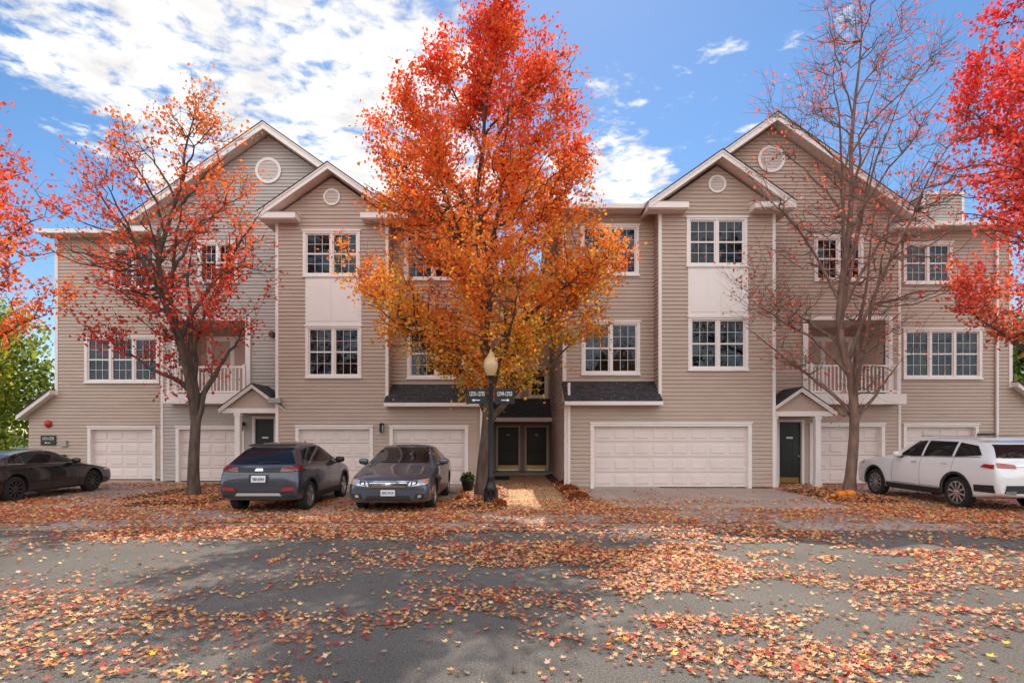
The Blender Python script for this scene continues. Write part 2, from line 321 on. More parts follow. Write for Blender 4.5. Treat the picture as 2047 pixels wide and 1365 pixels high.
    r.add([(a0,yR-.5,eave+.13),(a1,yR-.5,eave+.13),(a1,ym,zr),(a0,ym,zr),(a0,yb,eave+.13),(a1,yb,eave+.13)],[(0,1,2,3),(3,2,5,4),(0,3,4)],'shingle')
    a0,a1=iv(bc+.001*s,ex+.33*s)
    zs2=eave+.13
    r.add([(a0,yE-.5,zs2),(a1,yE-.5,zs2),(a1,ym+1,zr-.3),(a0,ym+1,zr-.3),(a0,yb,zs2),(a1,yb,zs2)],[(0,1,2,3),(3,2,5,4),(1,5,2)],'shingle')
    b0,b1=iv(ix,ex); w.box(b0+.01,b1-.01,yb-.4,yb-.3,0,eave,'siding')
    w.build('siding_walls',e); t.build('trim',e,bevel=.006); r.build('roof',e); win.build('windows',e); gd.build('garage_doors',e); det.build('entry_and_details',e)
    return e
yA=18.25; yR=18.9; yB=19.6; yE=20.4
PR=dict(cx=X(1560,yA),rec=.65,bal=1.35,end=2.15,bay=(X(1318,yA),X(1548,yA)),inner=X(1130,yA),bal_o=X(1800,yB),end_o=X(2021,yE),eave=Z(412,yA),
 gz=Z(845,yA),garA=[(X(1180,yA),X(1502,yA),8)],garB=[(X(1618,yB),X(1768,yB),4)],garE=[(X(1805,yE),X(1955,yE),4)],
 winA=[(X(1375,yA),X(1495,yA),Z(740,yA),Z(633,yA)),(X(1372,yA),X(1493,yA),Z(533,yA),Z(434,yA))],
 winR=[(X(1162,yR),X(1279,yR),Z(749,yR),Z(642,yR)),(X(1160,yR),X(1277,yR),Z(551,yR),Z(450,yR))],
 winB=[(X(1627,yB),X(1725,yB),Z(562,yB),Z(472,yB),2)],
 winE=[(X(1805,yE),X(1903,yE),Z(568,yE),Z(484,yE),2),(X(1798,yE)+.12,X(1962,yE),Z(757,yE),Z(657,yE),3)],
 shed_top=Z(762,yR),shed_bot=Z(800,yA-.35),balc=(X(1615,yB),X(1770,yB),Z(788,yB),Z(640,yB)),
 gcx=X(1541,yB),ghalf=4.75,gpeak=Z(225,yB-.5),entry=(X(1552,yB),X(1607,yB),Z(838,yB)),
 port=(X(1600,yB-1.2),1.12,Z(823,yB-1.2),Z(775,yB-1.2)),cols=(X(1541,yB-1.2)+.12,X(1636,yB-1.2)),flz=Z(775,yE),flw=.8)
building('townhouse_building',yA,0,1,PR)
yA=19.3; yR=19.95; yB=20.6; yE=21.4
PL=dict(cx=X(450,yA),rec=.65,bal=1.3,end=2.1,bay=(X(553,yA),X(775,yA)),inner=X(965,yA),bal_o=X(322,yB),end_o=X(112,yE),eave=Z(432,yA),
 gz=Z(851,yA),garA=[(X(591,yA),X(746,yA),4),(X(779,yA),X(936,yA),4)],garB=[(X(352,yB),X(489,yB),4)],garE=[(X(176,yE),X(312,yE),4)],
 winA=[(X(611,yA),X(723,yA),Z(755,yA),Z(651,yA)),(X(606,yA),X(720,yA),Z(553,yA),Z(461,yA))],
 winR=[(X(814,yR),X(930,yR),Z(757,yR),Z(655,yR)),(X(808,yR),X(924,yR),Z(560,yR),Z(466,yR))],
 winB=[(X(395,yB),X(476,yB),Z(566,yB),Z(483,yB),2)],
 winE=[(X(222,yE),X(312,yE),Z(578,yE),Z(492,yE),2),(X(170,yE),X(319,yE),Z(765,yE),Z(672,yE),3)],
 shed_top=Z(768,yR),shed_bot=Z(803,yA-.35),balc=(X(357,yB),X(491,yB),Z(788,yB),Z(641,yB)),
 gcx=X(537,yB),ghalf=4.75,gpeak=Z(243,yB-.5),entry=(X(505,yB),X(553,yB),Z(832,yB)),
 port=(X(506,yB-1.2),1.12,Z(817,yB-1.2),Z(768,yB-1.2)),cols=(X(474,yB-1.2),X(567,yB-1.2)-.02),flz=Z(790,yE),flw=1.0)
building('townhouse_building',yA,0,-1,PL)
# ---- centre stairwell block
cb=empty('stairwell_building',(0.35,28,0)); w=G(); t=G(); yC=25.6
x0,x1=-1.1,1.85; H=[]
dx=[(X(992,yC),X(1040,yC)),(X(1049,yC),X(1096,yC))]
for a,b in dx:
    H.append((a,b,-1,Z(850,yC))); z1=Z(850,yC)
    t.box(a,a+.08,yC-.04,yC+.1,.16,z1,'white'); t.box(b-.08,b,yC-.04,yC+.1,.16,z1,'white'); t.box(a+.08,b-.08,yC-.04,yC+.1,z1-.08,z1,'white')
    t.box(a+.08,b-.08,yC+.05,yC+.09,.2,z1-.08,'black'); t.box(a+.08,b-.08,yC+.03,yC+.0495,.2,.38,'brass')
    t.box((a+b)/2-.07,(a+b)/2+.07,yC+.03,yC+.041,1.7,1.76,'signw')
    for q in (.5,1.15): t.box(a+.2,b-.2,yC+.042,yC+.0495,q,q+.5,'door')
for (pa,pb,qa,qb,n) in ((1056,1095,733,795,1),(1000,1040,733,795,1),(1000,1040,607,680,1),(1056,1095,607,680,1)):
    window(t,X(pa,yC),X(pb,yC),Z(qb,yC),Z(qa,yC),yC,n,2,H)
zc=Z(560,yC)
siding(w,(0,yC,0),FU,FN,[(.16,zc,x0,x1,x0,x1)],H)
t.box(x0,x1,yC-.5,yC-.4,zc,zc+.15,'white'); t.box(x0,x1,yC-.3995,yC+.1,zc,zc+.03,'soffit')
w.add([(x0,yC-.5,zc+.16),(x1,yC-.5,zc+.16),(x1,yC+5,zc+1.6),(x0,yC+5,zc+1.6)],[(0,1,2,3)],'shingle')
zz0,zz1=Z(835,yC-1.3),Z(797,yC-.1)
w.add([(x0+.13,yC-1.4,zz0),(x1-.16,yC-1.4,zz0),(x1-.16,yC-.03,zz1),(x0+.13,yC-.03,zz1),(x0+.13,yC-1.4,zz0-.03),(x1-.16,yC-1.4,zz0-.03),(x1-.16,yC-.03,zz0-.03),(x0+.13,yC-.03,zz0-.03)],[(0,1,2,3),(4,5,6,7),(0,1,5,4)],'shingle')
t.box(x0+.13,x1-.16,yC-1.46,yC-1.4005,zz0-.16,zz0+.01,'white')
t.box(x0,x1,yC-1.6,yC,.02,.16,'grey')
w.build('walls_and_roof',cb); t.build('doors_windows_trim',cb)
# chimney
ch=empty('chimney',(X(1890,23.2),23.7,9)); g_=G(); cY=23.2; c0,c1=X(1845,cY),X(1925,cY); zc0=8.6; zc1=Z(390,cY)
siding(g_,(0,cY,0),FU,FN,[(zc0,zc1,c0,c1,c0,c1)],m='siding2'); siding(g_,(c0,cY,0),(0,1,0),(-1,0,0),[(zc0,zc1,0,1.2,0,1.2)],m='siding2'); siding(g_,(c1,cY,0),(0,1,0),(1,0,0),[(zc0,zc1,0,1.2,0,1.2)],m='siding2')
g_.box(c0-.08,c1+.08,cY-.08,cY+1.28,zc1,zc1+.1,'white'); g_.box(c0+.3,c1-.3,cY+.3,cY+.9,zc1+.1,zc1+.25,'grey'); g_.box(c0-.03,c0+.07,cY-.035,cY+.05,zc0,zc1,'white'); g_.box(c1-.07,c1+.03,cY-.035,cY+.05,zc0,zc1,'white'); g_.build('stack',ch)
def smallobj(name,loc,fn,bevel=0,smooth=False):
    e=empty(name,loc); g=G(); fn(g); g.build('body',e,smooth=smooth,bevel=bevel); return e
for px,py,Y in ((765,853,19.3),(488,850,20.6),(1537,852,19.6)):
    smallobj('wall_lantern',(X(px,Y),Y-.17,Z(py,Y)),lambda g,px=px,py=py,Y=Y: lantern(g,X(px,Y),Y-.03,Z(py,Y)))
for px,Y,z1 in ((1137,18.25,3.4),(968-6,19.3,3.35),(781,19.95-.02,8.6),(1313,18.9,8.7)):
    smallobj('downspout',(X(px,Y),Y-.05,.1),lambda g,px=px,Y=Y,z1=z1: downspout(g,X(px,Y),Y-.03,.06 if z1<4 else 3.95,z1))
smallobj('downspout',(X(1990,20.4),20.35,.1),lambda g: downspout(g,X(1990,20.4),20.37,.06,8.9))
smallobj('fire_alarm_bell',(X(98,21.4),21.3,Z(847,21.4)),lambda g: g.lathe([(.001,-.1),(.09,-.09),(.13,-.05),(.14,-.02)],(X(98,21.4),21.38,Z(847,21.4)),'y','red',24),smooth=True)
def addrsign(px,py,w,h,Y,txt,arrow,pos=None,back=False):
    x,z=(X(px,Y),Z(py,Y)) if pos is None else pos
    e=empty('address_sign',(x,Y,z)); g=G(); g.box(x-w/2,x+w/2,Y-.02,Y+.01,z-h/2,z+h/2,'black')
    s=-1 if arrow=='l' else 1
    if arrow:
        za=z-h*.25; a=w*.15
        g.box(x-a,x+a,Y-.024,Y-.0205,za-.011,za+.011,'signw')
        g.add([(x+s*(a+.05),Y-.024,za),(x+s*(a-.01),Y-.024,za+.036),(x+s*(a-.01),Y-.024,za-.036)],[(0,1,2)],'signw')
    g.build('panel',e); sz=h*(.42 if arrow else .5); text(txt,sz,(x,Y-.024,z+(h*.18 if arrow else 0)),'signw',e,bold=.001,sx=min(1,w*.9/(len(txt)*.56*sz)))
    return e
addrsign(97,880,.56,.36,21.37,'12731-12735','l')
addrsign(1971,874,.62,.3,20.36,'12751-12753',None)
smallobj('utility_box',(X(581,20.5),20.4,Z(802,20.6)),lambda g: (g.box(X(570,20.6),X(594,20.6),19.1,19.27,Z(806,19.3),Z(796,19.3),'grey')),bevel=.01)
smallobj('utility_box',(X(130,21.4),21.3,Z(885,21.4)),lambda g:(g.box(X(124,21.4),X(136,21.4),21.3,21.38,Z(892,21.4),Z(880,21.4),'grey'),g.lathe([(.08,0),(.08,-.1),(.001,-.12)],(X(130,21.4),21.37,Z(912,21.4)),'y','black',16)),bevel=.005)
smallobj('exhaust_vent',(X(546,20.6),20.5,Z(669,19.3)),lambda g:g.lathe([(.11,0),(.11,-.12),(.09,-.13),(.001,-.08)],(X(546,20.6),20.57,Z(669,20.6)),'y','black',16))
# ------------------------------------------------ ground
def concrete(name,col,bw,bh,off=(0,0,0),fine=28,famp=.12,c2=.93):
    m=mat(name,col,.85,var=.14,scale=.9,bump=.2,bscale=70,fine=fine,famp=famp); nt=m.node_tree; L=nt.links; p=nt.nodes['Principled BSDF']
    src=p.inputs['Base Color'].links[0].from_socket
    tc=nd(nt,'ShaderNodeTexCoord'); mp=nd(nt,'ShaderNodeMapping'); mp.inputs['Location'].default_value=off; b=nd(nt,'ShaderNodeTexBrick'); b.offset=0; b.inputs['Scale'].default_value=1
    b.inputs['Brick Width'].default_value=bw; b.inputs['Row Height'].default_value=bh; b.inputs['Mortar Size'].default_value=.01
    b.inputs['Color1'].default_value=(1,1,1,1); b.inputs['Color2'].default_value=(c2,c2,c2,1); b.inputs['Mortar'].default_value=(.4,.38,.35,1)
    L.new(tc.outputs['Object'],mp.inputs[0]); L.new(mp.outputs[0],b.inputs[0]); mx=nd(nt,'ShaderNodeVectorMath',operation='MULTIPLY'); L.new(src,mx.inputs[0]); L.new(b.outputs['Color'],mx.inputs[1]); L.new(mx.outputs[0],p.inputs['Base Color']); return m
M['asphalt']=mat('asphalt',(.185,.168,.147),.85,var=.18,scale=.5,bump=.9,bscale=110,fine=60,spec=.25,famp=.5)
M['grass']=mat('grass',(.05,.075,.02),.9,var=.4,scale=2,bump=.6,bscale=60)
M['conc']=concrete('driveway_concrete',(.44,.35,.295),2.95,2.95)
M['walk']=concrete('sidewalk_concrete',(.40,.32,.275),1.35,1.3,(0,.02,0))
M['flag']=concrete('flagstone_sunlit',(.58,.36,.18),.45,.3,famp=.25,c2=.75)  # bright orange base stands in for sunlight on the path
M['mulch']=mat('mulch',(.07,.04,.028),.95,var=.5,scale=14,bump=1,bscale=35,fine=30)
def sheet(name,x0,x1,y0,y1,z,m):
    g=G(); g.quad((x0,y0,z),(x1,y0,z),(x1,y1,z),(x0,y1,z),m); return g.build(name)
sheet('ground',-450,450,-450,450,-.012,'grass')
sheet('road',-80,80,-12,10.7,0,'asphalt')
g_=G(); g_.add([(-80,10.7,-.01),(80,10.7,-.01),(80,10.7,.02),(-80,10.7,.02),(80,11.1,.055),(-80,11.1,.055),(-80,11.1,-.01),(80,11.1,-.01)],[(0,1,2,3),(3,2,4,5),(5,4,7,6)],'walk'); g_.build('kerb')
sheet('sidewalk',-80,80,11.1,12.4,.055,'walk')
sheet('driveway',-16.2,15.5,12.4,21.5,.059,'conc')
def bed(name,x0,x1,y0,y1,h=.09,m='mulch'):
    g=G(); nx,ny=max(6,int((x1-x0)/.15)),max(6,int((y1-y0)/.15)); vs=[]
    for j in range(ny+1):
        for i in range(nx+1):
            x=x0+(x1-x0)*i/nx; y=y0+(y1-y0)*j/ny; e=min(min(i,nx-i)/nx*(x1-x0),min(j,ny-j)/ny*(y1-y0),.4)/.4
            vs.append((x+.05*noise.noise((x*3,y*3,1)),y+.05*noise.noise((x*3,y*3,5)),.045+h*math.sin(e*math.pi/2)+.03*e*noise.noise((x*4,y*4,0))))
    g.add(vs,[(j*(nx+1)+i,j*(nx+1)+i+1,(j+1)*(nx+1)+i+1,(j+1)*(nx+1)+i) for j in range(ny) for i in range(nx)],m); return g.build(name,smooth=True)
bed('mulch_bed',-1.55,-.1,12.9,18.6); bed('mulch_bed',1.35,2.15,14.5,25.2); bed('mulch_bed',8.2,9.95,14.2,17.9); bed('mulch_bed',-9.4,-7.4,13.6,18.5); bed('mulch_bed',-10.6,-9.4,15,20,.05)
sheet('stone_path',-.1,1.35,12.42,24.2,.064,'flag'); 
# ------------------------------------------------ leaves
def leafobj(name,C,size,col,m,shape,faces,flat=None,parent=None):
    N=len(C); sh=np.array(shape,float); K=len(sh)
    if flat is None:
        q=rng.normal(size=(N,4)); q/=np.linalg.norm(q,axis=1)[:,None]; a,b,c,d=q.T
        R=np.stack([1-2*(c*c+d*d),2*(b*c-a*d),2*(b*d+a*c),2*(b*c+a*d),1-2*(b*b+d*d),2*(c*d-a*b),2*(b*d-a*c),2*(c*d+a*b),1-2*(b*b+c*c)],1).reshape(N,3,3)
    else:
        th=rng.uniform(0,2*math.pi,N); nx,ny=rng.normal(0,flat,N),rng.normal(0,flat,N); n=np.stack([nx,ny,np.ones(N)],1); n/=np.linalg.norm(n,axis=1)[:,None]
        u=np.stack([np.cos(th),np.sin(th),np.zeros(N)],1); u-=n*(u*n).sum(1)[:,None]; u/=np.linalg.norm(u,axis=1)[:,None]; v=np.cross(n,u); R=np.stack([u,v,n],2)
    V=np.einsum('nij,kj->nki',R,sh)*size[:,None,None]+C[:,None,:]
    me=bpy.data.meshes.new(name); V=V.reshape(-1,3); me.vertices.add(len(V)); me.vertices.foreach_set('co',V.ravel().astype(np.float32))
    fl=np.array([i for f in faces for i in f]); ln=np.array([len(f) for f in faces]); nf=len(faces)
    loops=(fl[None,:]+np.arange(N)[:,None]*K).ravel(); me.loops.add(len(loops)); me.loops.foreach_set('vertex_index',loops.astype(np.int32))
    tot=np.tile(ln,N); st=np.concatenate([[0],np.cumsum(tot)[:-1]]); me.polygons.add(N*nf); me.polygons.foreach_set('loop_start',st.astype(np.int32)); me.polygons.foreach_set('loop_total',tot.astype(np.int32))
    me.update(calc_edges=True)
    at=me.attributes.new('lc','FLOAT_COLOR','POINT'); cc=np.ones((N,K,4),np.float32); cc[:,:,:3]=np.clip(col,0,.97)[:,None,:]; at.data.foreach_set('color',cc.ravel())
    me.materials.append(M[m]); ob=bpy.data.objects.new(name,me); COL.objects.link(ob)
    if parent:
        ob.parent=parent
        if not parent.get('local'): ob.matrix_parent_inverse=Matrix.Translation(-Vector(parent.location))
    return ob
KITE=([(-.5,0,0),(-.05,-.42,.12),(.6,0,0),(-.05,.42,.12)],[(0,1,2),(0,2,3)])
st=[]
for k in range(10):
    a=math.pi+2*math.pi*k/10; r=[.18,.42,.28,.62,.33,.72,.33,.62,.28,.42][k]; st.append((r*math.cos(a)*1.0,r*math.sin(a),.13 if k%2 else .02))
STAR=([(0,0,0)]+st,[(0,1+k,1+(k+1)%10) for k in range(10)])
def vnoise(seed):
    gr=np.random.default_rng(seed).uniform(size=(64,64))
    def f(x,y):
        x=np.asarray(x)%63;y=np.asarray(y)%63; i=x.astype(int);j=y.astype(int);u=x-i;v=y-j;u=u*u*(3-2*u);v=v*v*(3-2*v)
        return gr[i,j]*(1-u)*(1-v)+gr[i+1,j]*u*(1-v)+gr[i,j+1]*(1-u)*v+gr[i+1,j+1]*u*v
    return f
n1,n2,n3=vnoise(1),vnoise(2),vnoise(3)
PAL=np.array([(.70,.33,.17),(.78,.42,.22),(.60,.15,.08),(.62,.06,.035),(.88,.54,.22),(.85,.33,.06),(.38,.15,.09),(.88,.58,.09),(.76,.50,.34)])
PRB=np.array([.18,.17,.16,.12,.14,.11,.05,.02,.05]); PRB/=PRB.sum()
def fallen():
    N=480000; x=rng.uniform(-17,17,N); y=rng.uniform(3.2,20,N)
    keep=np.abs(x)<y*.95+.6; x=x[keep];y=y[keep]
    nz=.5*n1(x*.45+30,y*1.1+20)+.3*n2(x*1.3+30,y*2.2+5)+.2*n3(x*4+30,y*5)
    d=np.zeros_like(x)
    sm=lambda a,b,v: np.clip((v-a)/(b-a),0,1)
    band=sm(9.3,10.6,y)*(1-sm(14.6,16,y)); d=np.maximum(d,band*(.25+1.25*sm(.36,.55,nz)))
    d=np.maximum(d,sm(15,16,y)*(.08+.35*sm(.5,.68,nz)))
    center=np.exp(-((x-1.3)/3.0)**2); right=sm(0,2.5,x)
    d=np.maximum(d,(y<=10.8)*(y>6.4)*( .03+ (1.0*center+.6*right)*sm(.42,.56,nz)+.09*sm(.5,.65,nz)))
    d=np.maximum(d,(y<=6.6)*(.04+ .8*sm(.47,.62,nz)*(.30+.70*sm(-2.0,1.2,x))+.45*sm(.57,.66,nz)))
    for (a,b,c,e) in ((-1.55,-.1,12.9,18.6),(1.35,2.15,14.5,25.2),(8.2,9.95,14.2,17.9),(-9.6,-7.3,13.6,19),(-10.6,-9.4,15,20)):
        d=np.where((x>a)&(x<b)&(y>c)&(y<e),np.maximum(d,.75),d)
    d=np.where((x>2.4)&(x<8)&(y>13.4),d*.18,d); d=np.where((x>-.1)&(x<1.35)&(y>13.0),d*.35,d)
    k=rng.uniform(size=len(x))<d*.58; x=x[k];y=y[k]; n=len(x)
    z=np.where(y>11.1,.068,np.where(y>10.7,.03,.008))+rng.uniform(0,.022,n)
    for (a,b,c,e) in ((-1.55,-.1,12.9,18.6),(1.35,2.15,14.5,25.2),(8.2,9.95,14.2,17.9),(-9.4,-7.4,13.6,18.5)):
        ins=(x>a)&(x<b)&(y>c)&(y<e); dd=np.minimum(np.minimum(x-a,b-x),np.minimum(y-c,e-y)); z=np.where(ins,z-.02+.10*np.sin(np.clip(dd/.4,0,1)*math.pi/2),z)
    c=PAL[rng.choice(len(PAL),n,p=PRB)]*rng.uniform(.7,1.25,(n,1))
    s=rng.uniform(.034,.072,n)*np.where(y<8,.9,1.12)
    C=np.stack([x,y,z],1); C[:,2]+=s*.1
    return leafobj('fallen_leaves',C,s,c,'gleaf',*STAR,flat=.28)
fallen()
n=26; x=rng.uniform(-4,5,n); y=rng.uniform(4.3,9.5,n)
leafobj('yellow_fallen_leaves',np.stack([x,y,np.full(n,.03)],1),rng.uniform(.06,.095,n),np.tile(np.array([[.88,.60,.03]]),(n,1)),'gleaf',*STAR,flat=.15)
LR=[]
for (xa,xb,ya,yb_,za,zb_) in ((PR['inner'],PR['bay'][0],17.95,18.8,PR['shed_bot'],PR['shed_top']),(PL['bay'][1],PL['inner'],19.0,19.85,PL['shed_bot'],PL['shed_top'])):
    for _ in range(45):
        f=rng.uniform()**1.5*.9; LR.append((rng.uniform(xa,xb),ya+(yb_-ya)*f,za+(zb_-za)*f+.035))
LR=np.array(LR); leafobj('roof_leaves',LR,rng.uniform(.04,.07,len(LR)),PAL[rng.choice(len(PAL),len(LR),p=PRB)],'gleaf',*STAR,flat=.4)
# ------------------------------------------------ trees
def tube(V,Fc,pts,rad,sides):
    o=len(V); n=len(pts)
    for k in range(n):
        d=(pts[min(k+1,n-1)]-pts[max(k-1,0)]); d=d/ (np.linalg.norm(d)+1e-9)
        a=np.cross(d,(1,0,0) if abs(d[0])<.8 else (0,1,0)); a/=np.linalg.norm(a); b=np.cross(d,a)
        for i in range(sides):
            t=2*math.pi*i/sides; V.append(tuple(pts[k]+rad[k]*(a*math.cos(t)+b*math.sin(t))))
    for k in range(n-1):
        for i in range(sides):
            Fc.append((o+k*sides+i,o+k*sides+(i+1)%sides,o+(k+1)*sides+(i+1)%sides,o+(k+1)*sides+i))
def tree(name,base,prof,tr,first,nl,ncl,tw,lpt,lsize,colf,seed,bark='bark',twl=.55,lkeep=1.0,kd=.85,steep=1.0,lf=.62,cp=1.3):
    R=np.random.default_rng(seed); base=np.array(base,float); pz=[p[0] for p in prof]; pc=[p[1] for p in prof]; pr=[p[2] for p in prof]
    H=pz[-1]; cxf=lambda z: np.interp(z,pz,pc); rf=lambda z: np.interp(z,pz,pr)
    V=[];Fc=[]; nodes=[]
    n=26; tp=[]; trr=[]
    for k in range(n):
        f=k/(n-1); z=f*H*.97; tp.append(np.array([base[0]+(cxf(z))*min(1,f*2.2)+.09*math.sin(z*1.1+seed),base[1]+.08*math.cos(z*.9+seed),base[2]+z-.1])); trr.append(tr*(1-f)**.95*(1+.5*math.exp(-z*3.5))+.010)
    tube(V,Fc,tp,trr,12); tp=np.array(tp)
    trunkz=tp[:,2]-base[2]
    for k in range(4,n): nodes.append((tp[k],trr[k]))
    for i in range(nl):
        f=i/nl; zs=first+(H*.80-first)*f**1.15; az=i*2.39996+R.uniform(-.3,.3)
        st=np.array([np.interp(zs,trunkz,tp[:,j]) for j in range(3)]); r0=np.interp(zs,trunkz,trr)*lf
        rise=(H-zs)*R.uniform(.35,.6)*steep; ze=min(H*.96,zs+rise); rr=rf(ze)*R.uniform(.72,.95)
        if i<nl*.3 and R.uniform()<.6: ze=zs+rise*.45; rr=rf(ze)*.9
        end=np.array([base[0]+cxf(ze)+rr*math.cos(az),base[1]+kd*rr*math.sin(az),base[2]+ze]); m=11; pts=[]
        w=np.cumsum(R.normal(0,.035,(m,3)),0); w[0]=0
        for k in range(m):
            t=k/(m-1); h=t**.95; v=t**(.8); p=st.copy(); p[:2]+=(end[:2]-st[:2])*h; p[2]+=(end[2]-st[2])*v; pts.append(p+w[k]*min(1,t*3))
        rad=[r0*(1-t)**.9+.007 for t in np.linspace(0,1,m)]
        tube(V,Fc,pts,rad,7)
        for k in range(2,m): nodes.append((pts[k],rad[k]))
    NP=np.array([q[0] for q in nodes])
    LC=[];
    for i in range(ncl):
        while True:
            z=R.uniform(pz[0],H)
            if R.uniform()<(rf(z)/max(pr))**cp+.06: break
        rr=rf(z)*math.sqrt(R.uniform(.05,1))*R.uniform(.85,1.12); az=R.uniform(0,2*math.pi)
        c=np.array([base[0]+cxf(z)+rr*math.cos(az),base[1]+kd*rr*math.sin(az),base[2]+z])
        dd=np.linalg.norm(NP-c,axis=1)+np.where(NP[:,2]>c[2]-.15,2.5,0); j=int(np.argmin(dd)); s0=NP[j]; L=np.linalg.norm(c-s0)
        m=6; pts=[]; side=R.normal(0,.07,(m,3))*min(1,L)
        for k in range(m):
            t=k/(m-1); p=s0+(c-s0)*t; p[2]+=-.12*L*math.sin(math.pi*t)*(1 if i%2 else .2); pts.append(p+(side[k] if 0<k<m-1 else 0))
        r0=min(nodes[j][1]*.7,.009+.008*L); tube(V,Fc,pts,[r0*(1-.7*k/(m-1))+.002 for k in range(m)],5)
        out=(c-np.array([base[0]+cxf(z),base[1],c[2]])); out/=np.linalg.norm(out)+1e-6
        for q in range(tw):
            t0=R.uniform(.35,1); a=pts[int(t0*(m-1))]; d=out*.6+R.normal(0,.55,3)+np.array([0,0,.55]); d/=np.linalg.norm(d); l=twl*R.uniform(.5,1.3)
            b=a+d*l; mid=(a+b)/2+R.normal(0,.04,3); tube(V,Fc,[a,mid,b],[.005,.0035,.002],3)
            if R.uniform()<lkeep:
                for s in range(lpt):
                    u=R.uniform(.15,1.1); LC.append(a+(b-a)*u+R.normal(0,.10,3)+np.array([0,0,-.03]))
    e=empty(name,tuple(base)); me=bpy.data.meshes.new('trunk_and_branches'); me.from_pydata(V,[],Fc); me.polygons.foreach_set('use_smooth',[True]*len(Fc)); me.materials.append(M[bark])
    ob=bpy.data.objects.new('trunk_and_branches',me); COL.objects.link(ob); ob.parent=e; ob.matrix_parent_inverse=Matrix.Translation(-Vector(base))
    if LC:
        LC=np.array(LC); rel=(LC-base)/H; col=colf(LC,rel[:,2],R); leafobj('foliage',LC,R.uniform(.75,1.25,len(LC))*lsize,col,'leaf',*KITE,parent=e)
    return e
def palf(stops,jit=.25,var=.35):
    zs=[s[0] for s in stops]; cs=np.array([s[1] for s in stops])
    def f(C,z,R):
        zz=z+R.normal(0,.10,len(z))+.26*(n1(C[:,0]*1.3+20,C[:,2]*1.3+C[:,1]+20)-.5)
        c=np.stack([np.interp(zz,zs,cs[:,k]) for k in range(3)],1)
        return c*R.uniform(1-jit,1+jit,(len(z),1))*(.80+.42*n2(C[:,0]*2+20,C[:,2]*2+20)[:,None])
    return f
RED=(.93,.085,.035);ORG=(.97,.27,.045);AMB=(.95,.42,.06);YG=(.58,.46,.05);CRIM=(.88,.055,.05);PINK=(.94,.16,.12)
Y=15.6; bx=X(968,Y)
def prf(rows,Y,cx0):
    out=[]
    for py,a,b in rows: out.append((Z(py,Y),(X((a+b)/2,Y)-cx0),(X(b,Y)-X(a,Y))/2))
    return sorted(out)
tree('maple_tree',(bx,Y,.08),prf([(790,940,1000),(740,870,1070),(690,770,1160),(630,730,1235),(560,725,1262),(460,685,1225),(380,715,1175),(300,740,1185),(220,760,1185),(140,845,1130),(70,915,1085),(5,985,1040)],Y,bx),.15,1.9,20,580,7,13,.092,palf([(.17,YG),(.30,AMB),(.46,ORG),(.70,(.97,.20,.04)),(.88,RED)]),11,cp=.9)
Y=15.4; bx=X(396,Y)
tree('maple_tree',(bx,Y,.08),prf([(800,350,400),(720,290,430),(670,200,500),(600,120,560),(520,110,540),(440,150,530),(360,190,520),(290,240,480),(230,320,450),(180,380,420)],Y,bx),.14,1.5,19,250,7,7,.092,palf([(.3,(.78,.075,.04)),(.6,(.90,.11,.045)),(.8,(.95,.20,.05)),(.95,ORG)]),23,lkeep=.56,twl=.6)
Y=16.3; bx=X(1702,Y)
tree('maple_tree',(bx,Y,.08),prf([(830,1690,1715),(760,1600,1800),(680,1500,1850),(600,1460,1900),(500,1450,1930),(400,1470,1930),(300,1490,1920),(200,1520,1900),(100,1560,1870),(30,1620,1820),(-30,1690,1740)],Y,bx),.135,1.9,22,330,9,3,.085,palf([(.3,(.90,.20,.10)),(.9,(.92,.14,.10))]),31,bark='bark2',twl=.75,lkeep=.30,lf=.42)
Y=13.6; bx=X(2230,Y)
tree('maple_tree',(bx,Y,.08),prf([(700,2100,2300),(640,1990,2480),(560,1940,2520),(470,1930,2540),(380,1925,2540),(280,1920,2530),(180,1950,2500),(90,1965,2480),(0,1985,2460),(-100,2080,2400),(-180,2180,2300)],Y,bx),.2,1.9,18,440,7,12,.10,palf([(.2,(.95,.28,.08)),(.45,PINK),(.9,CRIM)]),41)
Y=13.8; bx=X(-170,Y)
tree('maple_tree',(bx,Y,.08),prf([(700,-220,-100),(620,-380,60),(540,-430,105),(460,-440,95),(380,-430,85),(300,-400,60),(230,-360,15),(150,-280,-60),(90,-200,-140)],Y,bx),.18,1.8,16,240,7,10,.10,palf([(.2,ORG),(.5,(.95,.20,.045)),(.9,RED)]),53)
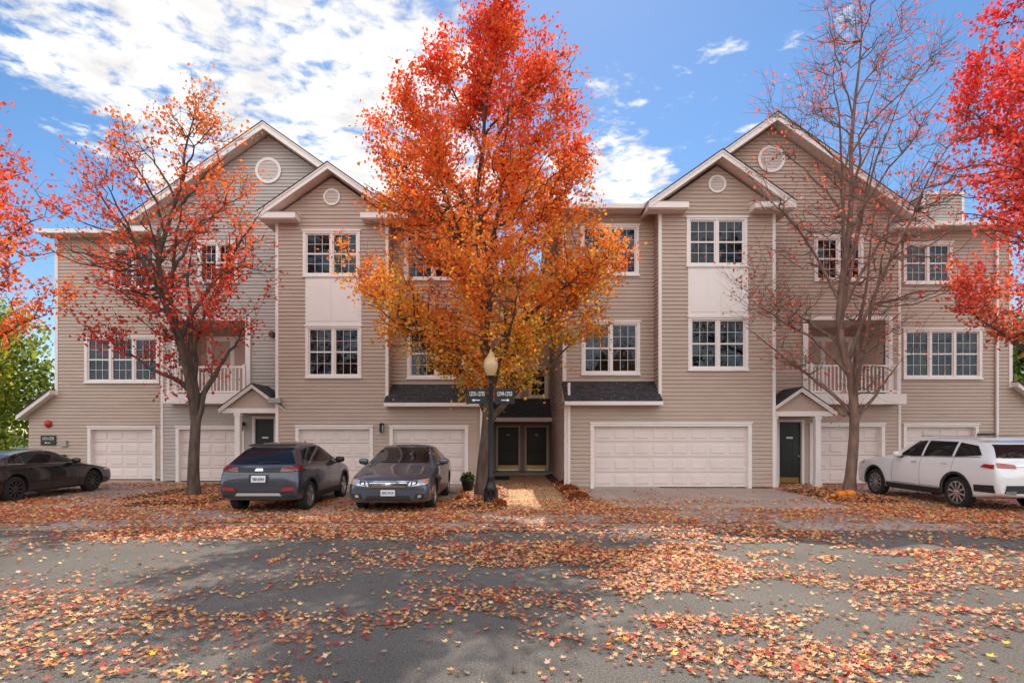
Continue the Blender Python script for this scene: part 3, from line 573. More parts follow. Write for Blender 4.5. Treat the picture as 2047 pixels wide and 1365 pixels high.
def mass(name,specs,col,size,n,seed):
    R=np.random.default_rng(seed); C=[];c=[];V=[];Fc=[]
    for (x,y,zc,rx,rz) in specs:
        k=16
        cen=R.normal(0,1,(k,3)); cen/=np.linalg.norm(cen,axis=1)[:,None]; cen=cen*np.array([rx,rx,rz])*.62+np.array([x,y,zc])
        m=n//k
        for q in cen:
            d=R.normal(0,1,(m,3)); d/=np.linalg.norm(d,axis=1)[:,None]; C.append(q+d*R.uniform(.5,1,(m,1))*np.array([rx,rx,rz])*.5); c.append(np.tile(np.array(col[R.integers(len(col))])*R.uniform(.6,1.3),(m,1)))
            tube(V,Fc,[np.array([x,y,zc*.35]),(q+np.array([x,y,zc]))/2-np.array([0,0,.3]),q],[.12,.06,.02],5)
        tube(V,Fc,[np.array([x,y,-.1]),np.array([x,y,zc*.5]),np.array([x,y,zc+rz*.6])],[.25,.18,.04],8)
    C=np.concatenate(C);c=np.concatenate(c)*R.uniform(.75,1.25,(len(C),1)); e=empty(name,tuple(specs[0][:2])+(0,))
    leafobj('foliage',C,R.uniform(.7,1.3,len(C))*size,c,'leaf',*KITE,parent=e)
    me=bpy.data.meshes.new('trunks'); me.from_pydata(V,[],Fc); me.materials.append(M['bark']); ob=bpy.data.objects.new('trunks',me); COL.objects.link(ob); ob.parent=e; ob.matrix_parent_inverse=Matrix.Translation(-Vector(e.location))
GREEN=[(.26,.32,.04),(.34,.38,.05),(.45,.42,.05),(.2,.26,.04)]
mass('background_trees',[(-24,26,3.9,3.2,3.8),(-29,31,4.8,4,4.6),(-21.5,31,3.8,2.8,3.6),(-36,34,5,5,5),(-28,24,2,2.5,2)],GREEN,.2,8000,3)
mass('background_trees',[(24.5,27,3.8,2.8,3.6),(28,32,5,4,4.5),(25,24,1.6,2,1.6)],[(.06,.10,.03),(.10,.15,.03),(.16,.19,.04)],.22,6000,4)
mass('background_trees',[(x,-24+((i*7)%5),5.2,4.6,4.4+((i*3)%4)*.5) for i,x in enumerate(range(-34,36,9))],[(.30,.10,.03),(.14,.17,.03),(.40,.20,.04),(.30,.05,.03)],.5,2400,5)  # unseen row behind the camera, added for dark reflections in the windows
# ------------------------------------------------ street lamp
Y=13.8; lx=X(981,Y); e=empty('street_lamp',(lx,Y,.08)); g_=G()
g_.lathe([(.19,0),(.19,.06),(.16,.10),(.15,.34),(.17,.36),(.12,.46),(.075,.62),(.085,.64),(.06,.72),(.048,2.9),(.06,2.92),(.045,2.96),(.045,3.02),(.09,3.06),(.10,3.10)],(lx,Y,.08),'z','black',20)
for k in range(8):
    a=k*math.pi/4; xx,yy=lx+.15*math.cos(a),Y+.15*math.sin(a); g_.lathe([(.022,.1),(.022,.36)],(xx,yy,.08),'z','black',6)
    a+=.2; xx,yy=lx+.052*math.cos(a),Y+.052*math.sin(a); g_.lathe([(.010,.72),(.008,2.9)],(xx,yy,.08),'z','black',5)
g_.build('post',e,smooth=True)
M['globe']=mat('lamp_globe',(.62,.44,.24),.25,var=.08,spec=.6); 
g_=G(); g_.lathe([(.085,3.1),(.14,3.2),(.175,3.32),(.17,3.42),(.13,3.52),(.09,3.56)],(lx,Y,.08),'z','globe',24); g_.lathe([(.095,3.56),(.08,3.6),(.05,3.64),(.03,3.67),(.02,3.72),(.001,3.74)],(lx,Y,.08),'z','globe',16); g_.build('globe',e,smooth=True)
g_=G(); g_.box(lx-.52,lx+.58,Y-.02,Y+.02,2.86,2.885,'black'); g_.build('sign_bracket',e)
for s,tx,ar in ((-1,'12731-12735','l'),(1,'12749-12753','r')):
    addrsign(0,0,.48,.34,Y,tx,ar,pos=(lx+s*.33,2.68))
M['pump']=mat('pumpkin_skin',(.82,.24,.02),.45,var=.1); M['stem']=mat('stem',(.18,.15,.05),.8); M['terra']=mat('plant_pot_glaze',(.05,.05,.045),.6)
def pumpkin(x,y,z,r):
    e=empty('pumpkin',(x,y,z)); V=[];Fc=[];n=40;m=12
    for j in range(m+1):
        ph=math.pi*j/m
        for i in range(n):
            th=2*math.pi*i/n; rr=r*(1-.09*(1-abs(math.sin(th*4.5))))*math.sin(ph)**.8 if 0<j<m else r*.05
            V.append((x+rr*math.cos(th),y+rr*math.sin(th),z+r*.78+r*.76*math.cos(ph)*(1-.22*math.exp(-((ph if ph<1.5 else math.pi-ph)/.35)**2))))
    for j in range(m):
        for i in range(n): Fc.append((j*n+i,j*n+(i+1)%n,(j+1)*n+(i+1)%n,(j+1)*n+i))
    g=G(); g.add(V,Fc,'pump'); V2=[];F2=[]; tube(V2,F2,[np.array([x,y,z+r*1.3]),np.array([x+.01,y,z+r*1.6]),np.array([x+.05,y,z+r*1.8])],[.03,.02,.02],7); g.add(V2,F2,'stem'); g.build('body',e,smooth=True)
for px,py,r in ((1681,992,.125),(1699,990,.14),(1665,996,.07)): 
    Y=15.0; pumpkin(X(px,Y),Y-.0,.13,r)
Y=16.6; x=X(935,Y)
e=empty('potted_plant',(x,Y,.1)); g_=G(); g_.lathe([(.001,0),(.12,0),(.19,.3),(.21,.3),(.21,.34),(.17,.34),(.15,.28),(.001,.28)],(x,Y,.13),'z','terra',20); g_.build('pot',e,smooth=True)
n=260; d=rng.normal(0,1,(n,3)); d/=np.linalg.norm(d,axis=1)[:,None]; d[:,2]=abs(d[:,2]); C=np.array([x,Y,.45])+d*rng.uniform(.1,.24,(n,1)); leafobj('plant_leaves',C,rng.uniform(.05,.09,n),np.tile(np.array([[.08,.12,.03]]),(n,1))*rng.uniform(.6,1.4,(n,1)),'leaf',*KITE,parent=e)
for (sx,sy,sr) in ((-.35,13.6,.24),(1.75,15.0,.3),(1.7,17,.3),(-1.2,14.6,.24),(1.8,19,.3)):
    n=800; d=rng.normal(0,1,(n,3)); d/=np.linalg.norm(d,axis=1)[:,None]; d[:,2]=abs(d[:,2])*.7; C=np.array([sx,sy,.1])+d*rng.uniform(.4,1,(n,1))*sr
    e=empty('small_shrub',(sx,sy,.1)); leafobj('foliage',C,rng.uniform(.04,.08,n),np.array([(.50,.18,.07)])*rng.uniform(.4,1.3,(n,1)),'leaf',*KITE,parent=e)
# ------------------------------------------------ cars
def paint(name,col,metal=.6,rough=.32): 
    m=mat(name,col,rough,metal,coat=1,spec=.5); return m
M['cglass']=mat('car_glass',(.010,.012,.014),.03,spec=.45)
M['tyre']=mat('tyre_rubber',(.018,.018,.018),.85,bump=.3,bscale=40)
M['rim']=mat('alloy_rim',(.55,.55,.56),.28,metal=.9); M['rimd']=mat('alloy_rim_dark',(.10,.10,.105),.3,metal=.8)
M['chrome']=mat('chrome',(.75,.76,.78),.12,metal=1); M['plast']=mat('black_plastic',(.018,.018,.02),.55)
M['tail']=mat('tail_lamp_red',(.38,.01,.008),.12,coat=1); M['taild']=mat('tail_lamp_smoked',(.12,.008,.008),.1,coat=1); M['lens']=mat('headlamp_lens',(.62,.63,.66),.08,metal=.5,coat=1); M['amber']=mat('amber',(.7,.2,.02),.2)
M['plate']=mat('plate_white',(.72,.74,.78),.45); M['plateblue']=mat('plate_ink',(.02,.04,.20),.5)
def car(name,loc,rot,L,W,rings,wheels,wr,paintm,feat,rim='rim',spokes=10):
    e=empty(name,loc,rot); e['local']=1
    verts=[];faces=[]
    def ring(t,tU,zb,bl,top,w,wt):
        y=L/2-t; yU=L/2-tU
        P=[(0,y,zb),(.8*w,y,zb),(.96*w,y,zb+.06),(w,y,zb+.42*(bl-zb)),(.985*w,y,bl-.13*(bl-zb)),(.93*w,y,bl),(.93*w*.45+wt*.55+.02,y+(yU-y)*.5,bl+(top-.06-bl)*.5),(wt,yU,top-.055),(.62*wt,yU,top-.012),(0,yU,top)]
        return P
    for r in rings:
        P=ring(*r); full=P+[(-p[0],p[1],p[2]) for p in P[-2:0:-1]]; verts+=full
    n=18; nr=len(rings)
    for k in range(nr-1):
        for i in range(n): faces.append((k*n+i,k*n+(i+1)%n,(k+1)*n+(i+1)%n,(k+1)*n+i))
    faces.append(tuple(range(n-1,-1,-1))); faces.append(tuple(range((nr-1)*n,nr*n)))
    me=bpy.data.meshes.new('bm'); me.from_pydata(verts,[],faces)
    tmp=bpy.data.objects.new('tmp_body',me); COL.objects.link(tmp)
    cr=me.attributes.new('crease_edge','FLOAT','EDGE')
    for ed in me.edges:
        a,b=ed.vertices; ia,ib=a%n,b%n; ra,rb=a//n,b//n
        if ia==ib and ia in (5,13): cr.data[ed.index].value=.45
        if ia==ib and ia in (2,16): cr.data[ed.index].value=.4
        if ia==ib and ia in (7,11): cr.data[ed.index].value=.25
        if ra==rb and ra in (0,nr-1): cr.data[ed.index].value=.45
    sb=tmp.modifiers.new('s','SUBSURF'); sb.levels=3; sb.render_levels=3
    dg=bpy.context.evaluated_depsgraph_get(); dg.update(); full=bpy.data.meshes.new_from_object(tmp.evaluated_get(dg))
    bvh=BVHTree.FromPolygons([v.co[:] for v in full.vertices],[p.vertices[:] for p in full.polygons])
    cg=G()
    for t in wheels:
        for s in (-1,1):
            xa,xb=sorted((s*(W/2-.27),s*(W/2+.3))); seg=36; pr=wr+.055
            vs=[(xx,L/2-t+pr*math.cos(2*math.pi*i/seg),wr+.01+pr*math.sin(2*math.pi*i/seg)) for xx in (xa,xb) for i in range(seg)]
            cg.add(vs,[tuple(range(seg-1,-1,-1)),tuple(range(seg,2*seg))]+[(i,(i+1)%seg,(i+1)%seg+seg,i+seg) for i in range(seg)],'plast')
    cut=cg.build('tmp_cut'); tmp.modifiers.clear(); tmp.data=full
    full.materials.clear(); full.materials.append(paintm); full.materials.append(M['plast'])
    bo=tmp.modifiers.new('b','BOOLEAN'); bo.operation='DIFFERENCE'; bo.solver='EXACT'; bo.object=cut
    try: bo.material_mode='TRANSFER'
    except Exception: pass
    dg=bpy.context.evaluated_depsgraph_get(); dg.update(); fin=bpy.data.meshes.new_from_object(tmp.evaluated_get(dg))
    bpy.data.objects.remove(tmp); bpy.data.objects.remove(cut)
    for p in fin.polygons: p.use_smooth=True
    bod=bpy.data.objects.new('body',fin); COL.objects.link(bod); bod.parent=e
    try:
        fin.set_sharp_from_angle(angle=math.radians(35))
    except Exception: pass
    def side(q,m,s,off=.004,nu=10,nv=6,g=None):
        g=g or feats; vs=[]
        for j in range(nv+1):
            for i in range(nu+1):
                u,v=i/nu,j/nv; t=(q[0][0]*(1-u)+q[1][0]*u)*(1-v)+(q[3][0]*(1-u)+q[2][0]*u)*v; z=(q[0][1]*(1-u)+q[1][1]*u)*(1-v)+(q[3][1]*(1-u)+q[2][1]*u)*v
                h=bvh.ray_cast(Vector((s*3,L/2-t,z)),Vector((-s,0,0))); 
                if h[0] is None: return
                p=h[0]+Vector((s*off,0,0))+h[1]*off*(.5 if h[1].x*s>0 else -.5); vs.append(p[:])
        g.add(vs,[(j*(nu+1)+i,j*(nu+1)+i+1,(j+1)*(nu+1)+i+1,(j+1)*(nu+1)+i) for j in range(nv) for i in range(nu)],m)
    def fr(q,m,end,off=.004,nu=12,nv=6,g=None):
        g=g or feats; s=1 if end=='f' else -1; vs=[]
        for j in range(nv+1):
            for i in range(nu+1):
                u,v=i/nu,j/nv; x=(q[0][0]*(1-u)+q[1][0]*u)*(1-v)+(q[3][0]*(1-u)+q[2][0]*u)*v; z=(q[0][1]*(1-u)+q[1][1]*u)*(1-v)+(q[3][1]*(1-u)+q[2][1]*u)*v
                h=bvh.ray_cast(Vector((x,s*4,z)),Vector((0,-s,0)))
                if h[0] is None: return
                nn=h[1] if h[1].y*s>0 else -h[1]
                vs.append((h[0]+Vector((0,s*off*.5,0))+nn*off)[:])
        g.add(vs,[(j*(nu+1)+i,j*(nu+1)+i+1,(j+1)*(nu+1)+i+1,(j+1)*(nu+1)+i) for j in range(nv) for i in range(nu)],m)
    def arch(t,m,s,r0,r1,off=.012):
        vs=[]; seg=28
        for i in range(seg+1):
            a=math.radians(-12+204*i/seg)
            for r in (r0,r1):
                yy=L/2-t+r*math.cos(a); zz=wr+.01+r*math.sin(a); h=bvh.ray_cast(Vector((s*3,yy,zz)),Vector((-s,0,0)))
                if h[0] is None or zz<.15: vs.append(None); continue
                vs.append((h[0]+Vector((s*off,0,0)))[:])
        for i in range(seg):
            q=[vs[2*i],vs[2*i+1],vs[2*i+3],vs[2*i+2]]
            if all(q): feats.add(q,[(0,1,2,3)],m)
    def litter(n,y0,y1):
        P=[]
        for _ in range(n):
            h=bvh.ray_cast(Vector((rng.uniform(-.75,.75),rng.uniform(y0,y1),3)),Vector((0,0,-1)))
            if h[0] is not None: P.append(h[0]+Vector((0,0,.012)))
        P=np.array([p[:] for p in P]); leafobj('leaves_on_car',P,rng.uniform(.035,.06,len(P)),PAL[rng.choice(len(PAL),len(P),p=PRB)],'gleaf',*STAR,flat=.3,parent=e)
    feats=G(); feat(dict(side=side,fr=fr,arch=arch,litter=litter,g=feats,e=e,L=L,W=W,bvh=bvh)); feats.build('windows_lamps_trim',e,smooth=True).matrix_parent_inverse=Matrix.Identity(4)
    wg=G()
    for t in wheels:
        for s in (-1,1):
            xo=s*(W/2-.035); c=(xo,L/2-t,wr); d=-s
            wg.lathe([(wr*.70,d*.015),(wr*.76,-d*.004),(wr*.92,0),(wr*.99,d*.03),(wr,d*.06),(wr,d*.17),(wr*.97,d*.2),(wr*.7,d*.21)],c,'x','tyre',40)
            wg.lathe([(wr*.70,d*.012),(wr*.66,d*.010),(wr*.64,d*.05),(wr*.62,d*.09)],c,'x',rim,40)
            wg.lathe([(wr*.66,d*.10),(.001,d*.10)],c,'x','plast',24); wg.lathe([(wr*.42,d*.075),(.05,d*.075)],c,'x','rimd',24)
            wg.lathe([(.062,d*.05),(.058,d*.018),(.001,d*.014)],c,'x',rim,20)
            for k in range(spokes):
                a=2*math.pi*k/spokes+.2; ca,sa=math.cos(a),math.sin(a); hw0,hw1=.016,.022 if spokes>6 else .034
                if spokes<=6: hw0=.026
                def pp(r,o,x): return (xo+d*x,c[1]+r*ca-o*sa,c[2]+r*sa+o*ca)
                r0,r1=.045,wr*.67
                wg.add([pp(r0,-hw0,.02),pp(r0,hw0,.02),pp(r1,hw1,.012),pp(r1,-hw1,.012),pp(r0,-hw0,.06),pp(r0,hw0,.06),pp(r1,hw1,.05),pp(r1,-hw1,.05)],[(0,1,2,3),(0,4,5,1),(1,5,6,2),(3,7,4,0),(2,6,7,3)],rim)
    wg.build('wheels',e,smooth=False).matrix_parent_inverse=Matrix.Identity(4)
    return e
def mirrorpart(k,t,z,W,pm):
    for s in (-1,1):
        g=G(); x=s*(W/2+.07); y=k['L']/2-t
        V=[];n=12;m=8
        for j in range(m+1):
            ph=math.pi*j/m
            for i in range(n):
                th=2*math.pi*i/n; sx=math.copysign(abs(math.cos(th)*math.sin(ph))**.7,math.cos(th)); sy=math.copysign(abs(math.sin(th)*math.sin(ph))**.8,math.sin(th)); V.append((x+.12*sx,y+.07*sy,z+.075*math.copysign(abs(math.cos(ph))**.75,math.cos(ph))))
        g.add(V,[(j*n+i,j*n+(i+1)%n,(j+1)*n+(i+1)%n,(j+1)*n+i) for j in range(m) for i in range(n)],pm)
        g.box(min(x,x-s*.17),max(x,x-s*.17),y-.03,y+.03,z-.09,z-.055,'plast'); g.build('side_mirror',k['e'],smooth=True).matrix_parent_inverse=Matrix.Identity(4)
def handles(k,ts,z,m):
    for t in ts:
        for s in (-1,1):
            k['side']([(t-.09,z-.013),(t+.09,z-.013),(t+.09,z+.017),(t-.09,z+.017)],m,s,off=.022,nu=4,nv=2)
def seams(k,lines):
    for (t0,z0,t1,z1) in lines:
        for s in (-1,1):
            if abs(t1-t0)<abs(z1-z0): k['side']([(t0-.004,z0),(t0+.004,z0),(t1+.004,z1),(t1-.004,z1)],'plast',s,off=.002,nu=1,nv=8)
            else: k['side']([(t0,z0-.004),(t1,z1-.004),(t1,z1+.004),(t0,z0+.004)],'plast',s,off=.002,nu=10,nv=1)
# --- grey sedan facing the viewer
pg=paint('paint_grey_metallic',(.075,.095,.125),.4,.3); M['pg']=pg
sed=[(0,.0,.30,.60,.66,.78,.62),(.07,.06,.23,.68,.75,.87,.66),(.32,.32,.19,.77,.85,.915,.70),(.9,.9,.18,.88,.965,.925,.72),(1.32,1.26,.18,.95,1.03,.925,.74),(1.5,2.12,.18,.97,1.42,.925,.62),(2.3,2.5,.18,.98,1.475,.925,.62),(3.2,3.2,.18,.98,1.46,.925,.62),(3.95,3.65,.19,.99,1.38,.92,.59),(4.22,4.25,.21,1.0,1.08,.91,.68),(4.7,4.7,.25,.97,1.04,.89,.68),(4.88,4.88,.31,.88,.94,.84,.6),(4.93,4.93,.36,.8,.85,.76,.55)]
def f_sedan(k):
    sd,f=k['side'],k['fr']
    f([(-.70,1.045),(.70,1.045),(.56,1.38),(-.56,1.38)],'cglass','f',off=.006,nv=10); f([(-.66,1.09),(.66,1.09),(.53,1.35),(-.53,1.35)],'cglass','r',off=.006)
    for s in (-1,1):
        sd([(1.72,1.02),(2.55,1.02),(2.55,1.39),(2.22,1.37)],'cglass',s); sd([(2.62,1.02),(3.45,1.03),(3.32,1.37),(2.62,1.39)],'cglass',s); sd([(3.50,1.03),(3.85,1.06),(3.55,1.32),(3.38,1.36)],'cglass',s)
        sd([(1.6,.985),(3.9,1.012),(3.9,1.025),(1.6,1.0)],'chrome',s,off=.008,nu=16,nv=1)
        sd([(1.45,.24),(3.25,.24),(3.25,.27),(1.45,.27)],'plast',s)
        f([(s*.42,.585),(s*.84,.64),(s*.85,.745),(s*.47,.70)],'lens','f',off=.006); f([(s*.48,.61),(s*.62,.63),(s*.63,.71),(s*.50,.69)],'plast','f',off=.010,nu=4,nv=3); f([(s*.52,.63),(s*.59,.64),(s*.60,.69),(s*.53,.68)],'chrome','f',off=.013,nu=3,nv=3)
        f([(s*.77,.66),(s*.82,.67),(s*.83,.73),(s*.79,.725)],'amber','f',off=.010,nu=3,nv=3)
        f([(s*.56,.33),(s*.76,.34),(s*.78,.43),(s*.59,.43)],'plast','f',off=.005); f([(s*.63,.35),(s*.71,.355),(s*.72,.41),(s*.65,.41)],'lens','f',off=.010,nu=3,nv=3)
        f([(s*.5,.74),(s*.8,.76),(s*.78,.9),(s*.5,.92)],'tail','r',off=.008)
    f([(-.37,.56),(.37,.56),(.43,.68),(-.43,.68)],'plast','f',off=.005)
    for i in range(4):
        z=.572+i*.028; f([(-.37-i*.012,z),(.37+i*.012,z),(.375+i*.012,z+.010),(-.375-i*.012,z+.010)],'chrome','f',off=.012,nv=1)
    f([(-.44,.68),(.44,.68),(.45,.70),(-.45,.70)],'chrome','f',off=.014,nv=1); f([(-.06,.60),(.06,.60),(.06,.665),(-.06,.665)],'chrome','f',off=.022,nu=4,nv=3)
    f([(-.50,.29),(.50,.29),(.46,.39),(-.46,.39)],'plast','f',off=.005); f([(-.66,.535),(.66,.535),(.66,.54),(-.66,.54)],'plast','f',off=.003,nv=1)
    f([(-.155,.39),(.155,.39),(.155,.52),(-.155,.52)],'plate','f',off=.025,nv=2); 
    h=k['bvh'].ray_cast(Vector((0,4,.45)),Vector((0,-1,0)))[0]
    text('6SG-731A',.075,(0,h.y+.045,.455),'plateblue',k['e'],name='plate_number',rot=(math.pi/2,0,math.pi),bold=.001,sx=.82)
    handles(k,(2.35,3.25),.87,'pg'); seams(k,[(1.55,.3,1.62,.97),(2.58,.28,2.585,1.0),(3.42,.45,3.62,1.0),(1.55,.28,3.3,.28)]); mirrorpart(k,1.82,1.05,k['W'],'pg')
    for s in (-1,1): f([(s*.03,1.05),(s*.45,1.065),(s*.45,1.073),(s*.03,1.058)],'plast','f',off=.016,nv=1)
    k['litter'](34,.4,2.0)
car('parked_car',(-2.68,12.45+2.46,.06),math.pi,4.93,1.85,sed,(.97,3.77),.33,pg,f_sedan,spokes=10)
# --- slate hatchback seen from behind
pb=paint('paint_slate_metallic',(.05,.055,.08),.4,.28); M['pb']=pb
hat=[(0,0,.36,.62,.67,.66,.5),(.05,.05,.26,.72,.78,.80,.6),(.28,.28,.21,.83,.89,.86,.66),(.75,.75,.19,.93,.99,.88,.7),(1.0,.98,.19,.97,1.04,.885,.7),(1.2,1.85,.19,.99,1.48,.885,.57),(2.0,2.3,.19,1.0,1.555,.885,.58),(2.9,2.9,.2,1.02,1.545,.885,.575),(3.5,3.42,.21,1.06,1.49,.88,.56),(3.84,3.68,.25,1.06,1.40,.875,.55),(4.02,4.05,.28,1.0,1.06,.87,.72),(4.13,4.14,.31,.84,.92,.86,.70),(4.17,4.17,.34,.70,.76,.80,.64)]
def f_hatch(k):
    sd,f=k['side'],k['fr']
    f([(-.66,1.05),(.66,1.05),(.52,1.42),(-.52,1.42)],'cglass','f',off=.006,nv=10)
    f([(-.72,1.07),(.72,1.07),(.50,1.38),(-.50,1.38)],'cglass','r',off=.006,nv=10); f([(-.52,1.405),(.52,1.405),(.50,1.455),(-.50,1.455)],'plast','r',off=.05,nv=3)
    f([(-.05,1.085),(.38,1.10),(.38,1.112),(-.05,1.095)],'plast','r',off=.02,nv=1)
    for s in (-1,1):
        sd([(1.35,1.03),(2.15,1.04),(2.15,1.44),(1.90,1.41)],'cglass',s); sd([(2.21,1.04),(2.95,1.07),(2.88,1.42),(2.21,1.44)],'cglass',s); sd([(3.01,1.08),(3.58,1.17),(3.35,1.34),(2.94,1.415)],'cglass',s)
        sd([(1.25,.22),(2.95,.22),(2.95,.38),(1.25,.38)],'plast',s,off=.008); sd([(1.3,1.01),(3.5,1.07),(3.5,1.082),(1.3,1.022)],'chrome',s,off=.008,nu=16,nv=1)
        for t in (.80,3.40): k['arch'](t,'plast',s,.375,.43)
        f([(s*.44,.90),(s*.83,.93),(s*.80,1.04),(s*.48,1.00)],'taild','r',off=.012); sd([(3.72,.95),(4.02,.92),(3.98,1.03),(3.75,1.02)],'taild',s,off=.010)
        f([(s*.50,.975),(s*.80,.99),(s*.80,1.005),(s*.50,.99)],'tail','r',off=.018,nv=1)
        f([(s*.50,.50),(s*.76,.52),(s*.76,.585),(s*.52,.57)],'tail','r',off=.012,nv=2)
    f([(-.44,.90),(.44,.90),(.48,1.0),(-.48,1.0)],'plast','r',off=.006); f([(-.09,.925),(.09,.925),(.07,.975),(-.07,.975)],'chrome','r',off=.016,nv=2)
    f([(-.78,.36),(.78,.36),(.74,.49),(-.74,.49)],'plast','r',off=.006); f([(-.5,.40),(.5,.40),(.45,.46),(-.45,.46)],'grey','r',off=.012,nv=2)
    f([(-.80,.615),(.80,.615),(.80,.622),(-.80,.622)],'plast','r',off=.004,nv=1)
    f([(-.21,.67),(.21,.67),(.21,.85),(-.21,.85)],'plast','r',off=.004,nv=2)
    f([(-.155,.69),(.155,.69),(.155,.83),(-.155,.83)],'plate','r',off=.014,nv=2)
    h=k['bvh'].ray_cast(Vector((0,-4,.76)),Vector((0,1,0)))[0]
    text('TBF-6704',.085,(0,h.y-.035,.757),'plateblue',k['e'],name='plate_number',bold=.001,sx=.75)
    handles(k,(2.0,2.85),.90,'pb'); seams(k,[(1.22,.4,1.28,.99),(2.18,.38,2.19,1.02),(2.98,.6,3.04,1.05),(1.25,.40,2.95,.40)]); mirrorpart(k,1.52,1.07,k['W'],'plast')
    k['litter'](10,-1.2,.8)
car('parked_car',(-5.44,12.35+2.08,.06),0,4.17,1.77,hat,(.80,3.40),.335,pb,f_hatch,spokes=5)
# --- black sedan
pk=paint('paint_black',(.004,.004,.005),0,.25); M['pk']=pk
blk=[(0,.0,.32,.56,.60,.68,.5),(.06,.06,.22,.62,.68,.82,.62),(.32,.32,.18,.70,.76,.88,.66),(.9,.9,.17,.80,.86,.90,.70),(1.3,1.26,.17,.86,.92,.90,.72),(1.45,2.05,.17,.88,1.28,.90,.58),(2.2,2.4,.17,.90,1.34,.90,.58),(3.0,3.0,.17,.92,1.32,.90,.58),(3.8,3.6,.18,.94,1.20,.895,.56),(4.2,4.25,.21,.95,1.03,.88,.66),(4.5,4.5,.25,.91,.99,.85,.66),(4.62,4.62,.31,.84,.90,.8,.6),(4.66,4.66,.36,.76,.8,.74,.5)]
def f_blk(k):
    sd,f=k['side'],k['fr']
    f([(-.68,.94),(.68,.94),(.54,1.25),(-.54,1.25)],'cglass','f',off=.006,nv=10); f([(-.64,1.03),(.64,1.03),(.52,1.18),(-.52,1.18)],'cglass','r',off=.006)
    for s in (-1,1):
        sd([(1.66,.93),(2.45,.94),(2.45,1.26),(2.15,1.24)],'cglass',s); sd([(2.52,.94),(3.3,.96),(3.2,1.23),(2.52,1.26)],'cglass',s); sd([(3.36,.97),(3.75,1.0),(3.5,1.15),(3.26,1.22)],'cglass',s)
        sd([(1.6,.905),(3.8,.955),(3.8,.966),(1.6,.917)],'chrome',s,off=.006,nu=16,nv=1)
        sd([(1.4,.22),(3.1,.22),(3.1,.26),(1.4,.26)],'plast',s)
        f([(s*.42,.56),(s*.76,.59),(s*.77,.68),(s*.46,.64)],'lens','f',off=.006); f([(s*.4,.78),(s*.8,.8),(s*.78,.92),(s*.45,.92)],'tail','r',off=.008); sd([(4.3,.82),(4.5,.82),(4.5,.9),(4.35,.9)],'tail',s)
        sd([(.25,.62),(.5,.64),(.5,.69),(.3,.68)],'lens',s)
    f([(-.36,.42),(.36,.42),(.4,.6),(-.4,.6)],'plast','f',off=.005)
    f([(-.15,.6),(.15,.6),(.15,.73),(-.15,.73)],'plate','r',off=.014,nv=2)
    handles(k,(2.28,3.1),.82,'pk'); seams(k,[(1.5,.3,1.58,.9),(2.48,.26,2.485,.92),(3.3,.45,3.45,.93),(1.5,.27,3.2,.27)]); mirrorpart(k,1.75,.97,k['W'],'pk')
car('parked_car',(-13.45,15.9,.06),0,4.66,1.80,blk,(.93,3.63),.325,pk,f_blk,rim='rimd',spokes=10)
